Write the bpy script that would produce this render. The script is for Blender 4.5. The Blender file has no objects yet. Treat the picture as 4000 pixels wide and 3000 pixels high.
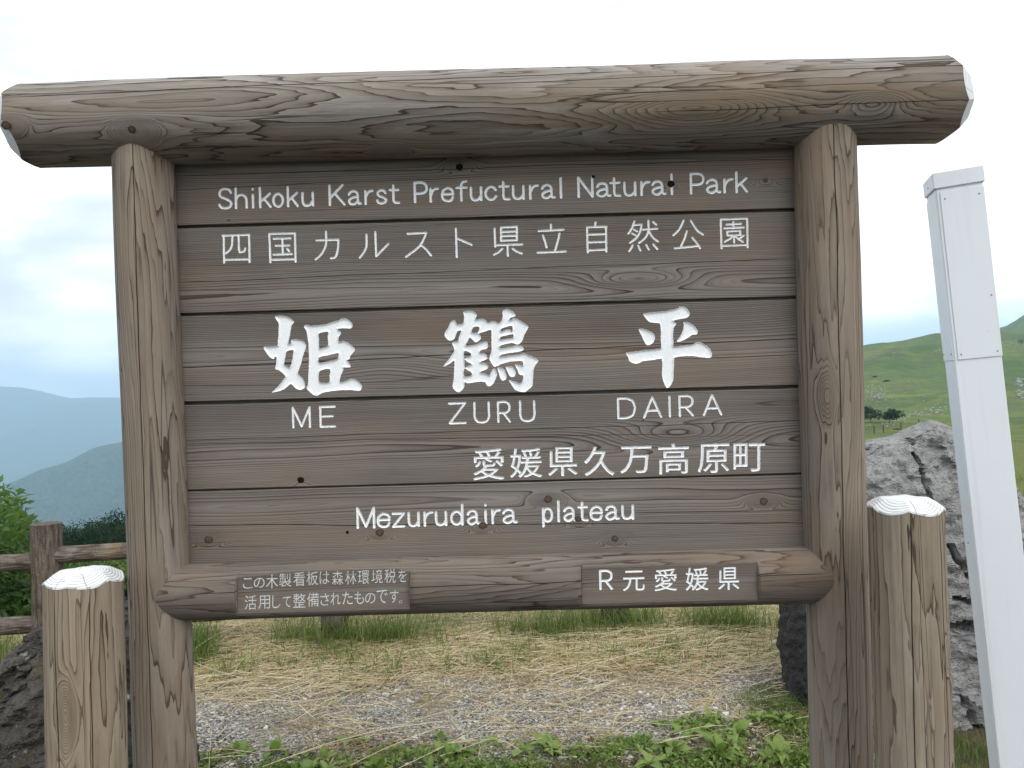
import bpy, bmesh, math, random
import numpy as np
from mathutils import Vector, Matrix, noise as mnoise
from mathutils.geometry import delaunay_2d_cdt

S = bpy.context.scene
COL = S.collection
R_ = math.radians

# ------------------------------------------------------------------ camera
F_PX = 2965.6                       # focal length in pixels of the 4000 px wide photograph
CAM_Z = 1.5
PITCH, ROLL, YAW = R_(0.809), R_(1.591), R_(0.0616)
def cam_matrix():
    cy, sy, cp, sp, cr, sr = math.cos(YAW), math.sin(YAW), math.cos(PITCH), math.sin(PITCH), math.cos(ROLL), math.sin(ROLL)
    Rz = np.array([[cy, -sy, 0], [sy, cy, 0], [0, 0, 1]])
    Rx = np.array([[1, 0, 0], [0, cp, -sp], [0, sp, cp]])
    Ry = np.array([[cr, 0, sr], [0, 1, 0], [-sr, 0, cr]])
    return Rz @ Rx @ Ry
CM = cam_matrix()
def at(px, py, Y):
    """point of the world plane y=Y that a photograph pixel (4000x3000) shows"""
    d = CM @ np.array([(px - 2000) / F_PX, 1.0, -(py - 1500) / F_PX])
    d = d * (Y / d[1])
    return np.array([d[0], Y, d[2] + CAM_Z])
cam = bpy.data.cameras.new('camera'); camo = bpy.data.objects.new('camera', cam); COL.objects.link(camo)
cam.sensor_width = 36; cam.lens = 36 * F_PX / 4000; cam.clip_start = 0.05; cam.clip_end = 40000
r, f, u = CM[:, 0], CM[:, 1], CM[:, 2]
camo.matrix_world = Matrix(((r[0], u[0], -f[0], 0), (r[1], u[1], -f[1], 0), (r[2], u[2], -f[2], CAM_Z), (0, 0, 0, 1)))
S.camera = camo
S.render.resolution_x, S.render.resolution_y = 1024, 768
S.view_settings.view_transform = 'Standard'; S.view_settings.look = 'None'
S.view_settings.gamma = 1; S.view_settings.exposure = 0.78; S.view_settings.use_curve_mapping = False
S.render.engine = 'CYCLES'
S.cycles.use_denoising = True
S.cycles.volume_bounces = 2
S.cycles.max_bounces = 7
S.cycles.use_adaptive_sampling = True
S.cycles.adaptive_threshold = 0.015

# ------------------------------------------------------------------ node helper
class NT:
    def __init__(s, nt): s.nt = nt; s.L = nt.links
    def n(s, t, **kw):
        x = s.nt.nodes.new(t)
        for k, v in kw.items(): setattr(x, k, v)
        return x
    def put(s, sock, v):
        if isinstance(v, bpy.types.NodeSocket): s.L.new(v, sock)
        elif v is not None:
            if isinstance(v, (tuple, list)) and len(v) == 3 and sock.type == 'RGBA': v = (*v, 1)
            sock.default_value = v
    def m(s, op, a, b=None, c=None, clamp=False):
        x = s.n('ShaderNodeMath', operation=op, use_clamp=clamp)
        for i, v in enumerate((a, b, c)):
            if v is not None: s.put(x.inputs[i], v)
        return x.outputs[0]
    def vm(s, op, a, b=None):
        x = s.n('ShaderNodeVectorMath', operation=op)
        s.put(x.inputs[0], a)
        if b is not None: s.put(x.inputs[1], b)
        return x.outputs[0]
    def noise(s, vec, scale=1, detail=2, rough=.5, dist=0):
        x = s.n('ShaderNodeTexNoise'); s.put(x.inputs['Vector'], vec)
        x.inputs['Scale'].default_value = scale; x.inputs['Detail'].default_value = detail
        x.inputs['Roughness'].default_value = rough; x.inputs['Distortion'].default_value = dist
        return x.outputs[0]
    def vor(s, vec, scale, feature='F1', rnd=1):
        x = s.n('ShaderNodeTexVoronoi', feature=feature); s.put(x.inputs['Vector'], vec)
        x.inputs['Scale'].default_value = scale; x.inputs['Randomness'].default_value = rnd
        return x
    def mr(s, v, a, b, c=0., d=1., smooth=False):
        x = s.n('ShaderNodeMapRange', interpolation_type='SMOOTHSTEP' if smooth else 'LINEAR')
        for i, q in enumerate((v, a, b, c, d)): s.put(x.inputs[i], q)
        return x.outputs[0]
    def mix(s, f, a, b, mode='MIX'):
        x = s.n('ShaderNodeMix', data_type='RGBA', blend_type=mode)
        s.put(x.inputs[0], f); s.put(x.inputs[6], a); s.put(x.inputs[7], b)
        return x.outputs[2]
    def bump(s, h, strength=.5, dist=.01):
        x = s.n('ShaderNodeBump'); s.put(x.inputs['Height'], h)
        x.inputs['Strength'].default_value = strength; x.inputs['Distance'].default_value = dist
        return x.outputs[0]
def material(name):
    m = bpy.data.materials.new(name); m.use_nodes = True
    nt = m.node_tree; nt.nodes.clear(); h = NT(nt)
    out = h.n('ShaderNodeOutputMaterial'); b = h.n('ShaderNodeBsdfPrincipled')
    h.L.new(b.outputs[0], out.inputs[0]); h.out = out; h.b = b
    h.obj = h.n('ShaderNodeTexCoord').outputs['Object']
    h.geo = h.n('ShaderNodeNewGeometry').outputs['Position']
    b.inputs['Specular IOR Level'].default_value = .3
    return m, h
def finish(h, color, rough=.8, normal=None, spec=None):
    h.put(h.b.inputs['Base Color'], color); h.put(h.b.inputs['Roughness'], rough)
    if normal is not None: h.L.new(normal, h.b.inputs['Normal'])
    if spec is not None: h.b.inputs['Specular IOR Level'].default_value = spec

# ------------------------------------------------------------------ sky and sun
SUN_EL, SUN_AZ = R_(46), R_(148)          # azimuth clockwise from +Y (the view direction): behind the camera, to its right
W = bpy.data.worlds.new('World'); S.world = W; W.use_nodes = True
W.node_tree.nodes.clear(); h = NT(W.node_tree)
out = h.n('ShaderNodeOutputWorld'); bg = h.n('ShaderNodeBackground'); h.L.new(bg.outputs[0], out.inputs[0])
sky = h.n('ShaderNodeTexSky', sky_type='NISHITA'); sky.sun_disc = False
sky.sun_elevation = SUN_EL; sky.sun_rotation = SUN_AZ; sky.air_density = 1.2; sky.dust_density = 2.5
SKA, SKB = .43, .56
gen = h.n('ShaderNodeTexCoord').outputs['Generated']
flat = h.vm('MULTIPLY', gen, (1, 1, 2.6))
n1 = h.noise(flat, 1.5, 5, .5, .4)
n2 = h.noise(h.vm('ADD', flat, (4.2, 1.3, .7)), 3.6, 4, .55)
cover = h.mr(h.m('ADD', h.m('MULTIPLY', n1, .75), h.m('MULTIPLY', n2, .25)), SKA, SKB, 0, 1, True)
thin = h.mix(.8, sky.outputs[0], (5.9, 6.2, 6.7))     # veil of thin cloud over the blue (before the 0.1 strength)
cloud = h.mix(h.mr(n2, .35, .62), (7.2, 7.5, 8.0), (11.8, 11.8, 11.8))
h.put(bg.inputs[0], h.mix(cover, thin, cloud)); bg.inputs[1].default_value = 0.1
sun = bpy.data.lights.new('sun', 'SUN'); suno = bpy.data.objects.new('sun', sun); COL.objects.link(suno)
sun.energy = .95; sun.angle = R_(38); sun.color = (1, .96, .9)
sd = Vector((math.sin(SUN_AZ) * math.cos(SUN_EL), math.cos(SUN_AZ) * math.cos(SUN_EL), math.sin(SUN_EL)))
suno.rotation_euler = sd.to_track_quat('Z', 'Y').to_euler(); suno.location = (3, -3, 8)

# ------------------------------------------------------------------ object helpers
def tag(o, label=None, cat=None, group=None, kind=None):
    if label: o['label'] = label
    if cat: o['category'] = cat
    if group: o['group'] = group
    if kind: o['kind'] = kind
    return o
def empty(name, loc=(0, 0, 0), rz=0):
    o = bpy.data.objects.new(name, None); COL.objects.link(o); o.location = loc; o.rotation_euler = (0, 0, rz)
    o.empty_display_size = .1
    return o
def mesh(name, V, Fc, mat=None, parent=None, smooth=False, loc=None, attr=None):
    me = bpy.data.meshes.new(name)
    me.from_pydata([tuple(map(float, v)) for v in V] if not isinstance(V, np.ndarray) else V.tolist(), [], Fc if isinstance(Fc, list) else Fc.tolist())
    if mat is not None:
        for mm in (mat if isinstance(mat, (list, tuple)) else [mat]): me.materials.append(mm)
    if smooth: me.shade_smooth()
    if attr is not None:
        a = me.attributes.new('tint', 'FLOAT', 'POINT'); a.data.foreach_set('value', np.asarray(attr, dtype=np.float32))
    o = bpy.data.objects.new(name, me); COL.objects.link(o)
    if loc is not None: o.location = loc
    if parent is not None: o.parent = parent
    return o
def copy_tree(o, parent=None):
    c = o.copy(); COL.objects.link(c)
    if parent is not None: c.parent = parent
    for ch in list(o.children): copy_tree(ch, c)
    return c
def box(name, lo, hi, mat, parent=None, bev=0.0):
    bm = bmesh.new(); bmesh.ops.create_cube(bm, size=1)
    lo, hi = Vector(lo), Vector(hi)
    for v in bm.verts: v.co = Vector(((lo[i] + hi[i]) / 2 + v.co[i] * (hi[i] - lo[i]) for i in range(3)))
    if bev: bmesh.ops.bevel(bm, geom=list(bm.edges), offset=bev, segments=2, affect='EDGES')
    me = bpy.data.meshes.new(name); bm.to_mesh(me); bm.free(); me.materials.append(mat)
    o = bpy.data.objects.new(name, me); COL.objects.link(o)
    if parent is not None: o.parent = parent
    return o
def fbm(x, y, z=0., o=4):
    return mnoise.fractal(Vector((x, y, z)), 1.0, 2.0, o)

# ------------------------------------------------------------------ materials
def wood(name, axis, seed, log=True, K=9, A=1.0, across=9, along=.9, knots=(), cracks=(), light=(.27, .215, .16), mid=(.185, .142, .105),
         dark=(.055, .034, .022), grey=(.25, .235, .22), greyness=.45, checks=.5, v0=0., w0=.05, zig=.03, contrast=1., top_grey=0., l2=.25, blot=0., warm=.5, brown=(.185, .135, .094), tone=1.):
    m, h = material(name)
    sp = h.n('ShaderNodeSeparateXYZ'); h.L.new(h.obj, sp.inputs[0])
    X, Y, Z = sp.outputs
    U, V, Wd = (X, Z, Y) if axis == 'x' else (Z, X, Y)
    def q(su, sv, off=0):
        c = h.n('ShaderNodeCombineXYZ')
        h.put(c.inputs[0], h.m('MULTIPLY_ADD', U, su, seed * 7.31 + off)); h.put(c.inputs[1], h.m('MULTIPLY_ADD', V, sv, seed * 3.7 + off))
        h.put(c.inputs[2], h.m('MULTIPLY_ADD', Wd, sv, seed * 1.9)); return c.outputs[0]
    big = h.noise(q(along, across), 1, 1.6, .45)
    zz = h.noise(q(5, 95, 3), 1, 1, .5)
    zz2 = h.noise(q(14, 40, 5), 1, 2, .5)
    F = h.m('ADD', h.m('MULTIPLY', big, A), h.m('ADD', h.m('MULTIPLY', zz, zig), h.m('MULTIPLY', zz2, zig * .6)))
    if not log:
        wob = h.m('MULTIPLY', h.m('SUBTRACT', h.noise(q(1.1, 2.5, 9), 1, 2, .5), .5), .05)
        dv = h.m('ADD', h.m('SUBTRACT', V, v0), wob)
        d = h.m('SQRT', h.m('ADD', h.m('MULTIPLY', dv, dv), w0 * w0))
        F = h.m('ADD', h.m('MULTIPLY', d, 14.0), h.m('MULTIPLY', F, .22))
    kmask = None
    for (ku, kv, amp, su, sv) in knots:
        a = h.m('DIVIDE', h.m('SUBTRACT', U, ku), su); b = h.m('DIVIDE', h.m('SUBTRACT', V, kv), sv)
        g = h.m('EXPONENT', h.m('MULTIPLY', h.m('ADD', h.m('MULTIPLY', a, a), h.m('MULTIPLY', b, b)), -1))
        F = h.m('ADD', F, h.m('MULTIPLY', g, amp))
        kmask = g if kmask is None else h.m('ADD', kmask, g)
    ph = h.m('MULTIPLY', F, K)
    t = h.m('FRACT', ph); idn = h.m('FLOOR', ph)
    wn = h.n('ShaderNodeTexWhiteNoise', noise_dimensions='1D'); h.put(wn.inputs['W'], h.m('ADD', idn, seed)); rnd = wn.outputs[0]
    prof = h.m('MULTIPLY', h.m('ADD', h.m('MULTIPLY', h.m('POWER', h.mr(t, .25, .95, 0, 1), 1.6), .35), h.m('MULTIPLY', h.mr(t, .80, .95, 0, 1, True), .65)), h.mr(t, .965, 1., 1, 0, True))
    strn = h.m('MULTIPLY', h.mr(rnd, 0, 1, .4, 1.25), h.mr(h.noise(q(2.2, 14, 11), 1, 2), .3, .68, .4, 1.35))
    blotch = h.m('MULTIPLY', h.mr(h.noise(q(3.2, 15, 41), 1, 3, .6), .60, .72, 0, 1, True), h.mr(t, .1, .9)) if blot else None
    late = h.m('MULTIPLY', h.m('MULTIPLY', prof, strn), contrast, clamp=True)
    # narrow second set of rings
    t2 = h.m('FRACT', h.m('MULTIPLY', F, K * 3.37)); late2 = h.m('MULTIPLY', h.m('POWER', t2, 3), h.mr(t2, .93, 1, 1, 0))
    streak = h.noise(q(5, 420, 1), 1, 3, .6)
    streak2 = h.noise(q(1.6, 90, 2), 1, 3, .55)
    mott = h.noise(q(2.5, 7, 6), 1, 3, .55)
    pale = h.noise(q(14, 26, 8), 1, 2, .6)
    col = h.mix(h.mr(mott, .3, .7), mid, light)
    col = h.mix(h.mr(h.m('ADD', h.m('MULTIPLY', h.noise(q(1.2, 10, 4), 1, 3), 1), h.m('MULTIPLY', streak2, .4)), .55, .85, 0, greyness, True), col, grey)
    if top_grey:
        col = h.mix(h.mr(V, -.02, .09, 0, top_grey, True), col, grey)
    col = h.mix(h.mr(pale, .66, .8, 0, .22), col, (.42, .36, .28))
    wn2 = h.n('ShaderNodeTexWhiteNoise', noise_dimensions='1D'); h.put(wn2.inputs['W'], h.m('ADD', idn, seed + 31.7))
    col = h.mix(h.mr(wn2.outputs[0], 0, 1, 0, .4), col, brown)
    col = h.mix(h.m('MULTIPLY', h.m('POWER', t, 1.4), h.m('MULTIPLY', h.mr(t, .96, 1., 1, 0), .42)), col, brown)
    col = h.mix(h.mr(streak2, .42, .7, 0, .55), col, mid)
    col = h.mix(h.m('MULTIPLY', late2, l2), col, brown)
    col = h.mix(h.m('MULTIPLY', h.mr(streak, .35, .75), .2), col, dark)
    col = h.mix(h.m('MULTIPLY', late, .88, clamp=True), col, dark)
    if blot: col = h.mix(h.m('MULTIPLY', blotch, blot), col, dark)
    col = h.mix(h.mr(h.noise(q(1.8, 6, 51), 1, 3, .6), .5, .72, 0, warm), col, h.mix(.5, col, (.30, .17, .085)))
    # drying checks: long thin dark lines
    ck = h.noise(q(.55, 34, 13), 1, 0)
    lines = h.m('MULTIPLY', h.mr(h.m('ABSOLUTE', h.m('SUBTRACT', ck, .5)), .0, .011, 1, 0), h.mr(h.noise(q(1.4, 16, 17), 1, 1), .5, .56))
    lines = h.m('MULTIPLY', lines, checks)
    wav = h.m('MULTIPLY', h.m('SUBTRACT', h.noise(q(3.5, .01, 21), 1, 3), .5), .012)
    for (vc, slope, wd, u0, u1) in cracks:
        dd = h.m('ABSOLUTE', h.m('SUBTRACT', h.m('SUBTRACT', h.m('ADD', V, wav), h.m('MULTIPLY', U, slope)), vc))
        win = h.m('MULTIPLY', h.mr(U, u0, u0 + .08), h.mr(U, u1 - .08, u1, 1, 0))
        if log: win = h.m('MULTIPLY', win, h.m('LESS_THAN', Wd, 0))
        wv = h.m('MULTIPLY_ADD', win, wd, 1e-6)
        ln = h.m('MULTIPLY', h.mr(h.m('DIVIDE', dd, wv), .4, 1., 1, 0), h.m('GREATER_THAN', win, .02))
        lines = h.m('MAXIMUM', lines, ln)
    col = h.mix(lines, col, (.006, .005, .004))
    hgt = h.m('ADD', h.m('MULTIPLY', late, .9), h.m('ADD', h.m('MULTIPLY', late2, .5), h.m('MULTIPLY', streak, .5)))
    hgt = h.m('SUBTRACT', hgt, h.m('MULTIPLY', lines, 3))
    col = h.mix(1., col, (.965 * tone, .985 * tone, 1.02 * tone), 'MULTIPLY')
    finish(h, col, h.mr(streak, .3, .7, .75, .92), h.bump(hgt, .55, .0012), .25)
    return m
def paint(name, col=(.8, .8, .8), flake=0., scale=1., bmp=.3):
    m, h = material(name)
    n = h.noise(h.obj, 160 * scale, 3, .6); n2 = h.noise(h.obj, 700 * scale, 2)
    c = h.mix(h.mr(n, .35, .7), col, tuple(x * .94 for x in col))
    if flake:
        c = h.mix(h.mr(h.noise(h.vm('MULTIPLY', h.obj, (1, 1, 3)), 300, 3), .60, .68, 0, flake), c, (.26, .23, .19))
    finish(h, c, .55, h.bump(h.m('ADD', n, h.m('MULTIPLY', n2, .5)), bmp, .0008), .35)
    return m
def endgrain_paint():
    m, h = material('white_end_paint')
    sp = h.n('ShaderNodeSeparateXYZ'); h.L.new(h.vm('ADD', h.obj, (.008, .012, 0)), sp.inputs[0])
    rr = h.m('SQRT', h.m('ADD', h.m('POWER', sp.outputs[0], 2), h.m('POWER', sp.outputs[1], 2)))
    rr = h.m('ADD', rr, h.m('MULTIPLY', h.noise(h.obj, 18, 2), .006))
    t = h.m('FRACT', h.m('MULTIPLY', rr, 190))
    g = h.m('MULTIPLY', h.m('POWER', t, 4), h.mr(rr, .02, .05))
    for ca_ in (.4, 1.9, 3.1, 4.6, 5.5):
        a_ = h.m('ADD', h.m('MULTIPLY', sp.outputs[0], math.sin(ca_)), h.m('MULTIPLY', sp.outputs[1], -math.cos(ca_))); b_ = h.m('ADD', h.m('MULTIPLY', sp.outputs[0], math.cos(ca_)), h.m('MULTIPLY', sp.outputs[1], math.sin(ca_)))
        a_ = h.m('ADD', a_, h.m('MULTIPLY', h.m('SUBTRACT', h.noise(h.obj, 60, 2), .5), .006))
        g = h.m('MAXIMUM', g, h.m('MULTIPLY', h.mr(h.m('ABSOLUTE', a_), .0002, .0011, 1, 0), h.mr(b_, .01 + .01 * (ca_ % 1), .03)))
    blot = h.mr(h.noise(h.vm('MULTIPLY', h.obj, (26, 60, 26)), 1, 4, .65), .66, .70)
    c = h.mix(h.m('MULTIPLY', g, .85), (.80, .81, .81), (.20, .19, .17)); c = h.mix(h.m('MULTIPLY', blot, .8), c, (.33, .30, .27))
    finish(h, c, .6, h.bump(h.m('MULTIPLY', g, -1), .6, .002), .3)
    return m
def leafmat(name, a, b, trans=.35, spec=.35):
    m, h = material(name)
    at_ = h.n('ShaderNodeAttribute', attribute_name='tint'); oi = h.n('ShaderNodeObjectInfo')
    tt = h.m('ADD', at_.outputs['Fac'], h.m('MULTIPLY', h.m('SUBTRACT', oi.outputs['Random'], .5), .5), clamp=True)
    c = h.mix(tt, a, b)
    c = h.mix(h.mr(h.noise(h.geo, 60, 2), .4, .7, 0, .25), c, tuple(x * .6 for x in a))
    finish(h, c, .5 if spec > .2 else .8, None, spec)
    tr = h.n('ShaderNodeBsdfTranslucent'); h.put(tr.inputs[0], h.mix(.5 if spec > .2 else .1, c, (.22, .34, .05)))
    mx = h.n('ShaderNodeMixShader'); mx.inputs[0].default_value = trans
    h.L.new(h.b.outputs[0], mx.inputs[1]); h.L.new(tr.outputs[0], mx.inputs[2]); h.L.new(mx.outputs[0], h.out.inputs[0])
    return m
def tintmat(name, stops, rough=.8, bump=0.):
    m, h = material(name)
    at_ = h.n('ShaderNodeAttribute', attribute_name='tint')
    cr = h.n('ShaderNodeValToRGB'); h.L.new(at_.outputs['Fac'], cr.inputs[0])
    el = cr.color_ramp.elements
    while len(el) < len(stops): el.new(.5)
    for e, (p, c) in zip(el, stops): e.position = p; e.color = (*c, 1)
    nn = h.noise(h.geo, 250, 2)
    finish(h, h.mix(h.mr(nn, .4, .7, 0, .3), cr.outputs[0], (.1, .09, .08)), rough, h.bump(nn, bump, .002) if bump else None, .25)
    return m
M_LET = paint('white_lettering_paint', (.88, .885, .885), .2)
M_LETB = paint('white_brush_lettering_paint', (.91, .915, .92), .0, 1., .12)
M_LETT = paint('thin_worn_white_paint', (.62, .63, .62), .85)
M_END = endgrain_paint()

# ------------------------------------------------------------------ carved lettering
def catmull(P, n=5, closed=False):
    P = [np.array(p, float) for p in P]
    if len(P) < 3: return P
    out = []
    N = len(P); rng = range(N if closed else N - 1)
    for i in rng:
        p1, p2 = P[i], P[(i + 1) % N]
        p0 = P[i - 1] if (closed or i > 0) else 2 * p1 - p2
        p3 = P[(i + 2) % N] if (closed or i + 2 < N) else 2 * p2 - p1
        for k in range(n):
            t = k / n
            out.append(.5 * ((2 * p1) + (-p0 + p2) * t + (2 * p0 - 5 * p1 + 4 * p2 - p3) * t * t + (-p0 + 3 * p1 - 3 * p2 + p3) * t ** 3))
    if not closed: out.append(P[-1])
    return out
def ell(cx, cy, rx, ry, n=22):
    return [(cx + rx * math.cos(2 * math.pi * i / n), cy + ry * math.sin(2 * math.pi * i / n)) for i in range(n + 1)]
s_ = lambda *p: ('s', p)     # smooth stroke
l_ = lambda *p: ('l', p)     # straight stroke
_P = [l_((0, 0), (0, 1)), s_((0, 1), (.6, 1), (.92, .9), (1, .73), (.92, .55), (.6, .45), (0, .45))]
GL = {
 'S': [s_((.98, .80), (.85, .95), (.5, 1), (.15, .93), (.03, .75), (.15, .6), (.5, .5), (.85, .38), (1, .22), (.85, .05), (.5, 0), (.15, .05), (0, .2))],
 'h': [l_((0, 1), (0, 0)), s_((0, .42), (.2, .6), (.55, .67), (.88, .58), (1, .4), (1, 0))],
 'i': [l_((.5, .64), (.5, 0)), l_((.5, .93), (.5, .95))],
 'k': [l_((0, 1), (0, 0)), l_((.95, .68), (0, .27)), l_((.38, .43), (1, 0))],
 'o': [('l', ell(.5, .33, .5, .33))],
 'u': [s_((0, .66), (0, .25), (.12, .06), (.42, 0), (.75, .06), (1, .25)), l_((1, .66), (1, 0))],
 'K': [l_((0, 1), (0, 0)), l_((.9, 1), (0, .35)), l_((.35, .6), (1, 0))],
 'a': [s_((.02, .5), (.15, .62), (.42, .67), (.68, .6), (.76, .42), (.76, .15), (.85, .03), (1, .03)), s_((.76, .38), (.35, .34), (.08, .24), (.05, .1), (.25, 0), (.5, .02), (.76, .16))],
 'r': [l_((0, .66), (0, 0)), s_((0, .3), (.25, .52), (.6, .64), (1, .66))],
 's': [s_((.95, .52), (.75, .65), (.45, .67), (.12, .6), (.08, .45), (.35, .35), (.75, .28), (1, .18), (.9, .05), (.5, 0), (.15, .03), (0, .15))],
 't': [s_((.4, .9), (.4, .5), (.4, .15), (.55, .02), (1, .0)), l_((0, .67), (.95, .67))],
 'P': _P, 'R': _P + [l_((.45, .45), (1, 0))],
 'e': [l_((.05, .36), (.98, .36)), s_((.98, .36), (.9, .57), (.5, .67), (.12, .55), (0, .33), (.1, .1), (.5, 0), (.82, .05), (.97, .2))],
 'f': [s_((1, 1), (.7, .97), (.5, .85), (.47, .6), (.47, 0)), l_((0, .67), (1, .67))],
 'c': [s_((.98, .5), (.8, .63), (.5, .67), (.15, .56), (0, .33), (.15, .1), (.5, 0), (.82, .05), (1, .18))],
 'l': [l_((.5, 1), (.5, 0))], 'I': [l_((.5, 1), (.5, 0))],
 'N': [l_((0, 0), (0, 1), (1, 0), (1, 1))], 'M': [l_((0, 0), (0, 1), (.5, .05), (1, 1), (1, 0))],
 'E': [l_((1, 1), (0, 1), (0, 0), (1, 0)), l_((0, .52), (.85, .52))],
 'Z': [l_((0, 1), (1, 1), (0, 0), (1, 0))], 'z': [l_((0, .66), (1, .66), (0, 0), (1, 0))],
 'U': [s_((0, 1), (0, .65), (0, .3), (.15, .07), (.5, 0), (.85, .07), (1, .3), (1, .65), (1, 1))],
 'D': [l_((0, 0), (0, 1), (.5, 1)), s_((.5, 1), (.85, .88), (1, .6), (1, .4), (.85, .12), (.5, 0)), l_((.5, 0), (0, 0))],
 'A': [l_((0, 0), (.5, 1), (1, 0)), l_((.2, .33), (.8, .33))],
 'd': [l_((1, 1), (1, 0)), ('l', ell(.48, .33, .48, .33))],
 'p': [l_((0, .66), (0, -.24)), ('l', ell(.52, .33, .48, .33))],
}
def latin(row, base, cap, half):
    """row: (char, x left, x right) in photograph pixels; base: two baseline points"""
    (xa, ya), (xb, yb) = base; sl = (yb - ya) / (xb - xa); res = []
    for ch, x0, x1 in row:
        strokes = []
        for kind, pts in GL[ch]:
            P = catmull(pts, 5) if kind == 's' else pts
            strokes.append([(x0 + p[0] * (x1 - x0) - .027 * p[1] * cap, ya + sl * (x0 + p[0] * (x1 - x0) - xa) - p[1] * cap) for p in P])
        res.append(('strokes', strokes, half))
    return res
def traced(glyphs, ox, oy, sc, half, straight=True):
    return [('strokes', [[(ox + x / sc, oy + y / sc) for x, y in (catmull(st, 3) if len(st) > 3 else st)] for st in g], half) for g in glyphs]
def outline(polys, holes, ox, oy, sc):
    cv = lambda P: [(ox + x / sc, oy + y / sc) for x, y in P]
    return ('polys', [cv(p) for p in polys], [cv(p) for p in holes])
_tc = {}
def glyph_loops(ch):
    if ch in _tc: return _tc[ch]
    c = bpy.data.curves.new('glyph', 'FONT'); c.body = ch; c.fill_mode = 'NONE'; c.resolution_u = 4
    o = bpy.data.objects.new('glyph', c); COL.objects.link(o)
    dg = bpy.context.evaluated_depsgraph_get(); ev = o.evaluated_get(dg); me = ev.to_mesh()
    V = [tuple(v.co)[:2] for v in me.vertices]; nx = {}
    adj = {}
    for e in me.edges:
        a, b = e.vertices; adj.setdefault(a, []).append(b); adj.setdefault(b, []).append(a)
    loops, seen = [], set()
    for s in adj:
        if s in seen: continue
        L = [s]; seen.add(s); cur = s
        while True:
            nn = [k for k in adj[cur] if k not in seen]
            if not nn: break
            cur = nn[0]; seen.add(cur); L.append(cur)
        if len(L) > 2: loops.append([V[i] for i in L])
    ev.to_mesh_clear(); bpy.data.objects.remove(o); bpy.data.curves.remove(c)
    _tc[ch] = loops
    return loops
def font(row, ox, oy, sc, fat=0.):
    """row: (char, x0, x1, y0, y1) ink boxes in zoom pixels"""
    res = []
    for ch, x0, x1, y0, y1 in row:
        L = glyph_loops(ch); A = np.array([p for l in L for p in l]); mn, mx = A.min(0), A.max(0)
        h = (x1 - x0) * .0277; y0, y1 = y0 + h / 2, y1 - h / 2; xc = (x0 + x1) / 2
        loops = []
        for l in L:
            q = []
            for p in l:
                x = x0 + (p[0] - mn[0]) / (mx[0] - mn[0]) * (x1 - x0); y = y1 - (p[1] - mn[1]) / max(mx[1] - mn[1], 1e-6) * (y1 - y0)
                q.append((ox + x / sc, oy + (y - (x - xc) * .0277) / sc))
            loops.append(q)
        res.append(('eo', loops, fat))
    return res
def seg_dist(P, A, B):
    d = np.full(len(P), 1e9)
    for k in range(0, len(A), 64):
        a, b = A[k:k + 64], B[k:k + 64]; ab = b - a; L2 = (ab ** 2).sum(1) + 1e-18
        ap = P[:, None] - a[None]; t = np.clip((ap * ab[None]).sum(2) / L2[None], 0, 1)
        q = ap - t[..., None] * ab[None]; d = np.minimum(d, np.sqrt((q ** 2).sum(2)).min(1))
    return d
def inside(P, loops):
    c = np.zeros(len(P), bool)
    for L in loops:
        x, y = P[:, 0], P[:, 1]
        for i in range(len(L)):
            (x1, y1), (x2, y2) = L[i - 1], L[i]
            if y1 == y2: continue
            c ^= ((y1 > y) != (y2 > y)) & (x < (x2 - x1) * (y - y1) / (y2 - y1) + x1)
    return c
def poly_sdf(P, loops):
    A = np.array([L[i - 1] for L in loops for i in range(len(L))], float); B = np.array([L[i] for L in loops for i in range(len(L))], float)
    d = seg_dist(P, A, B); return np.where(inside(P, loops), -d, d)
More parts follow.
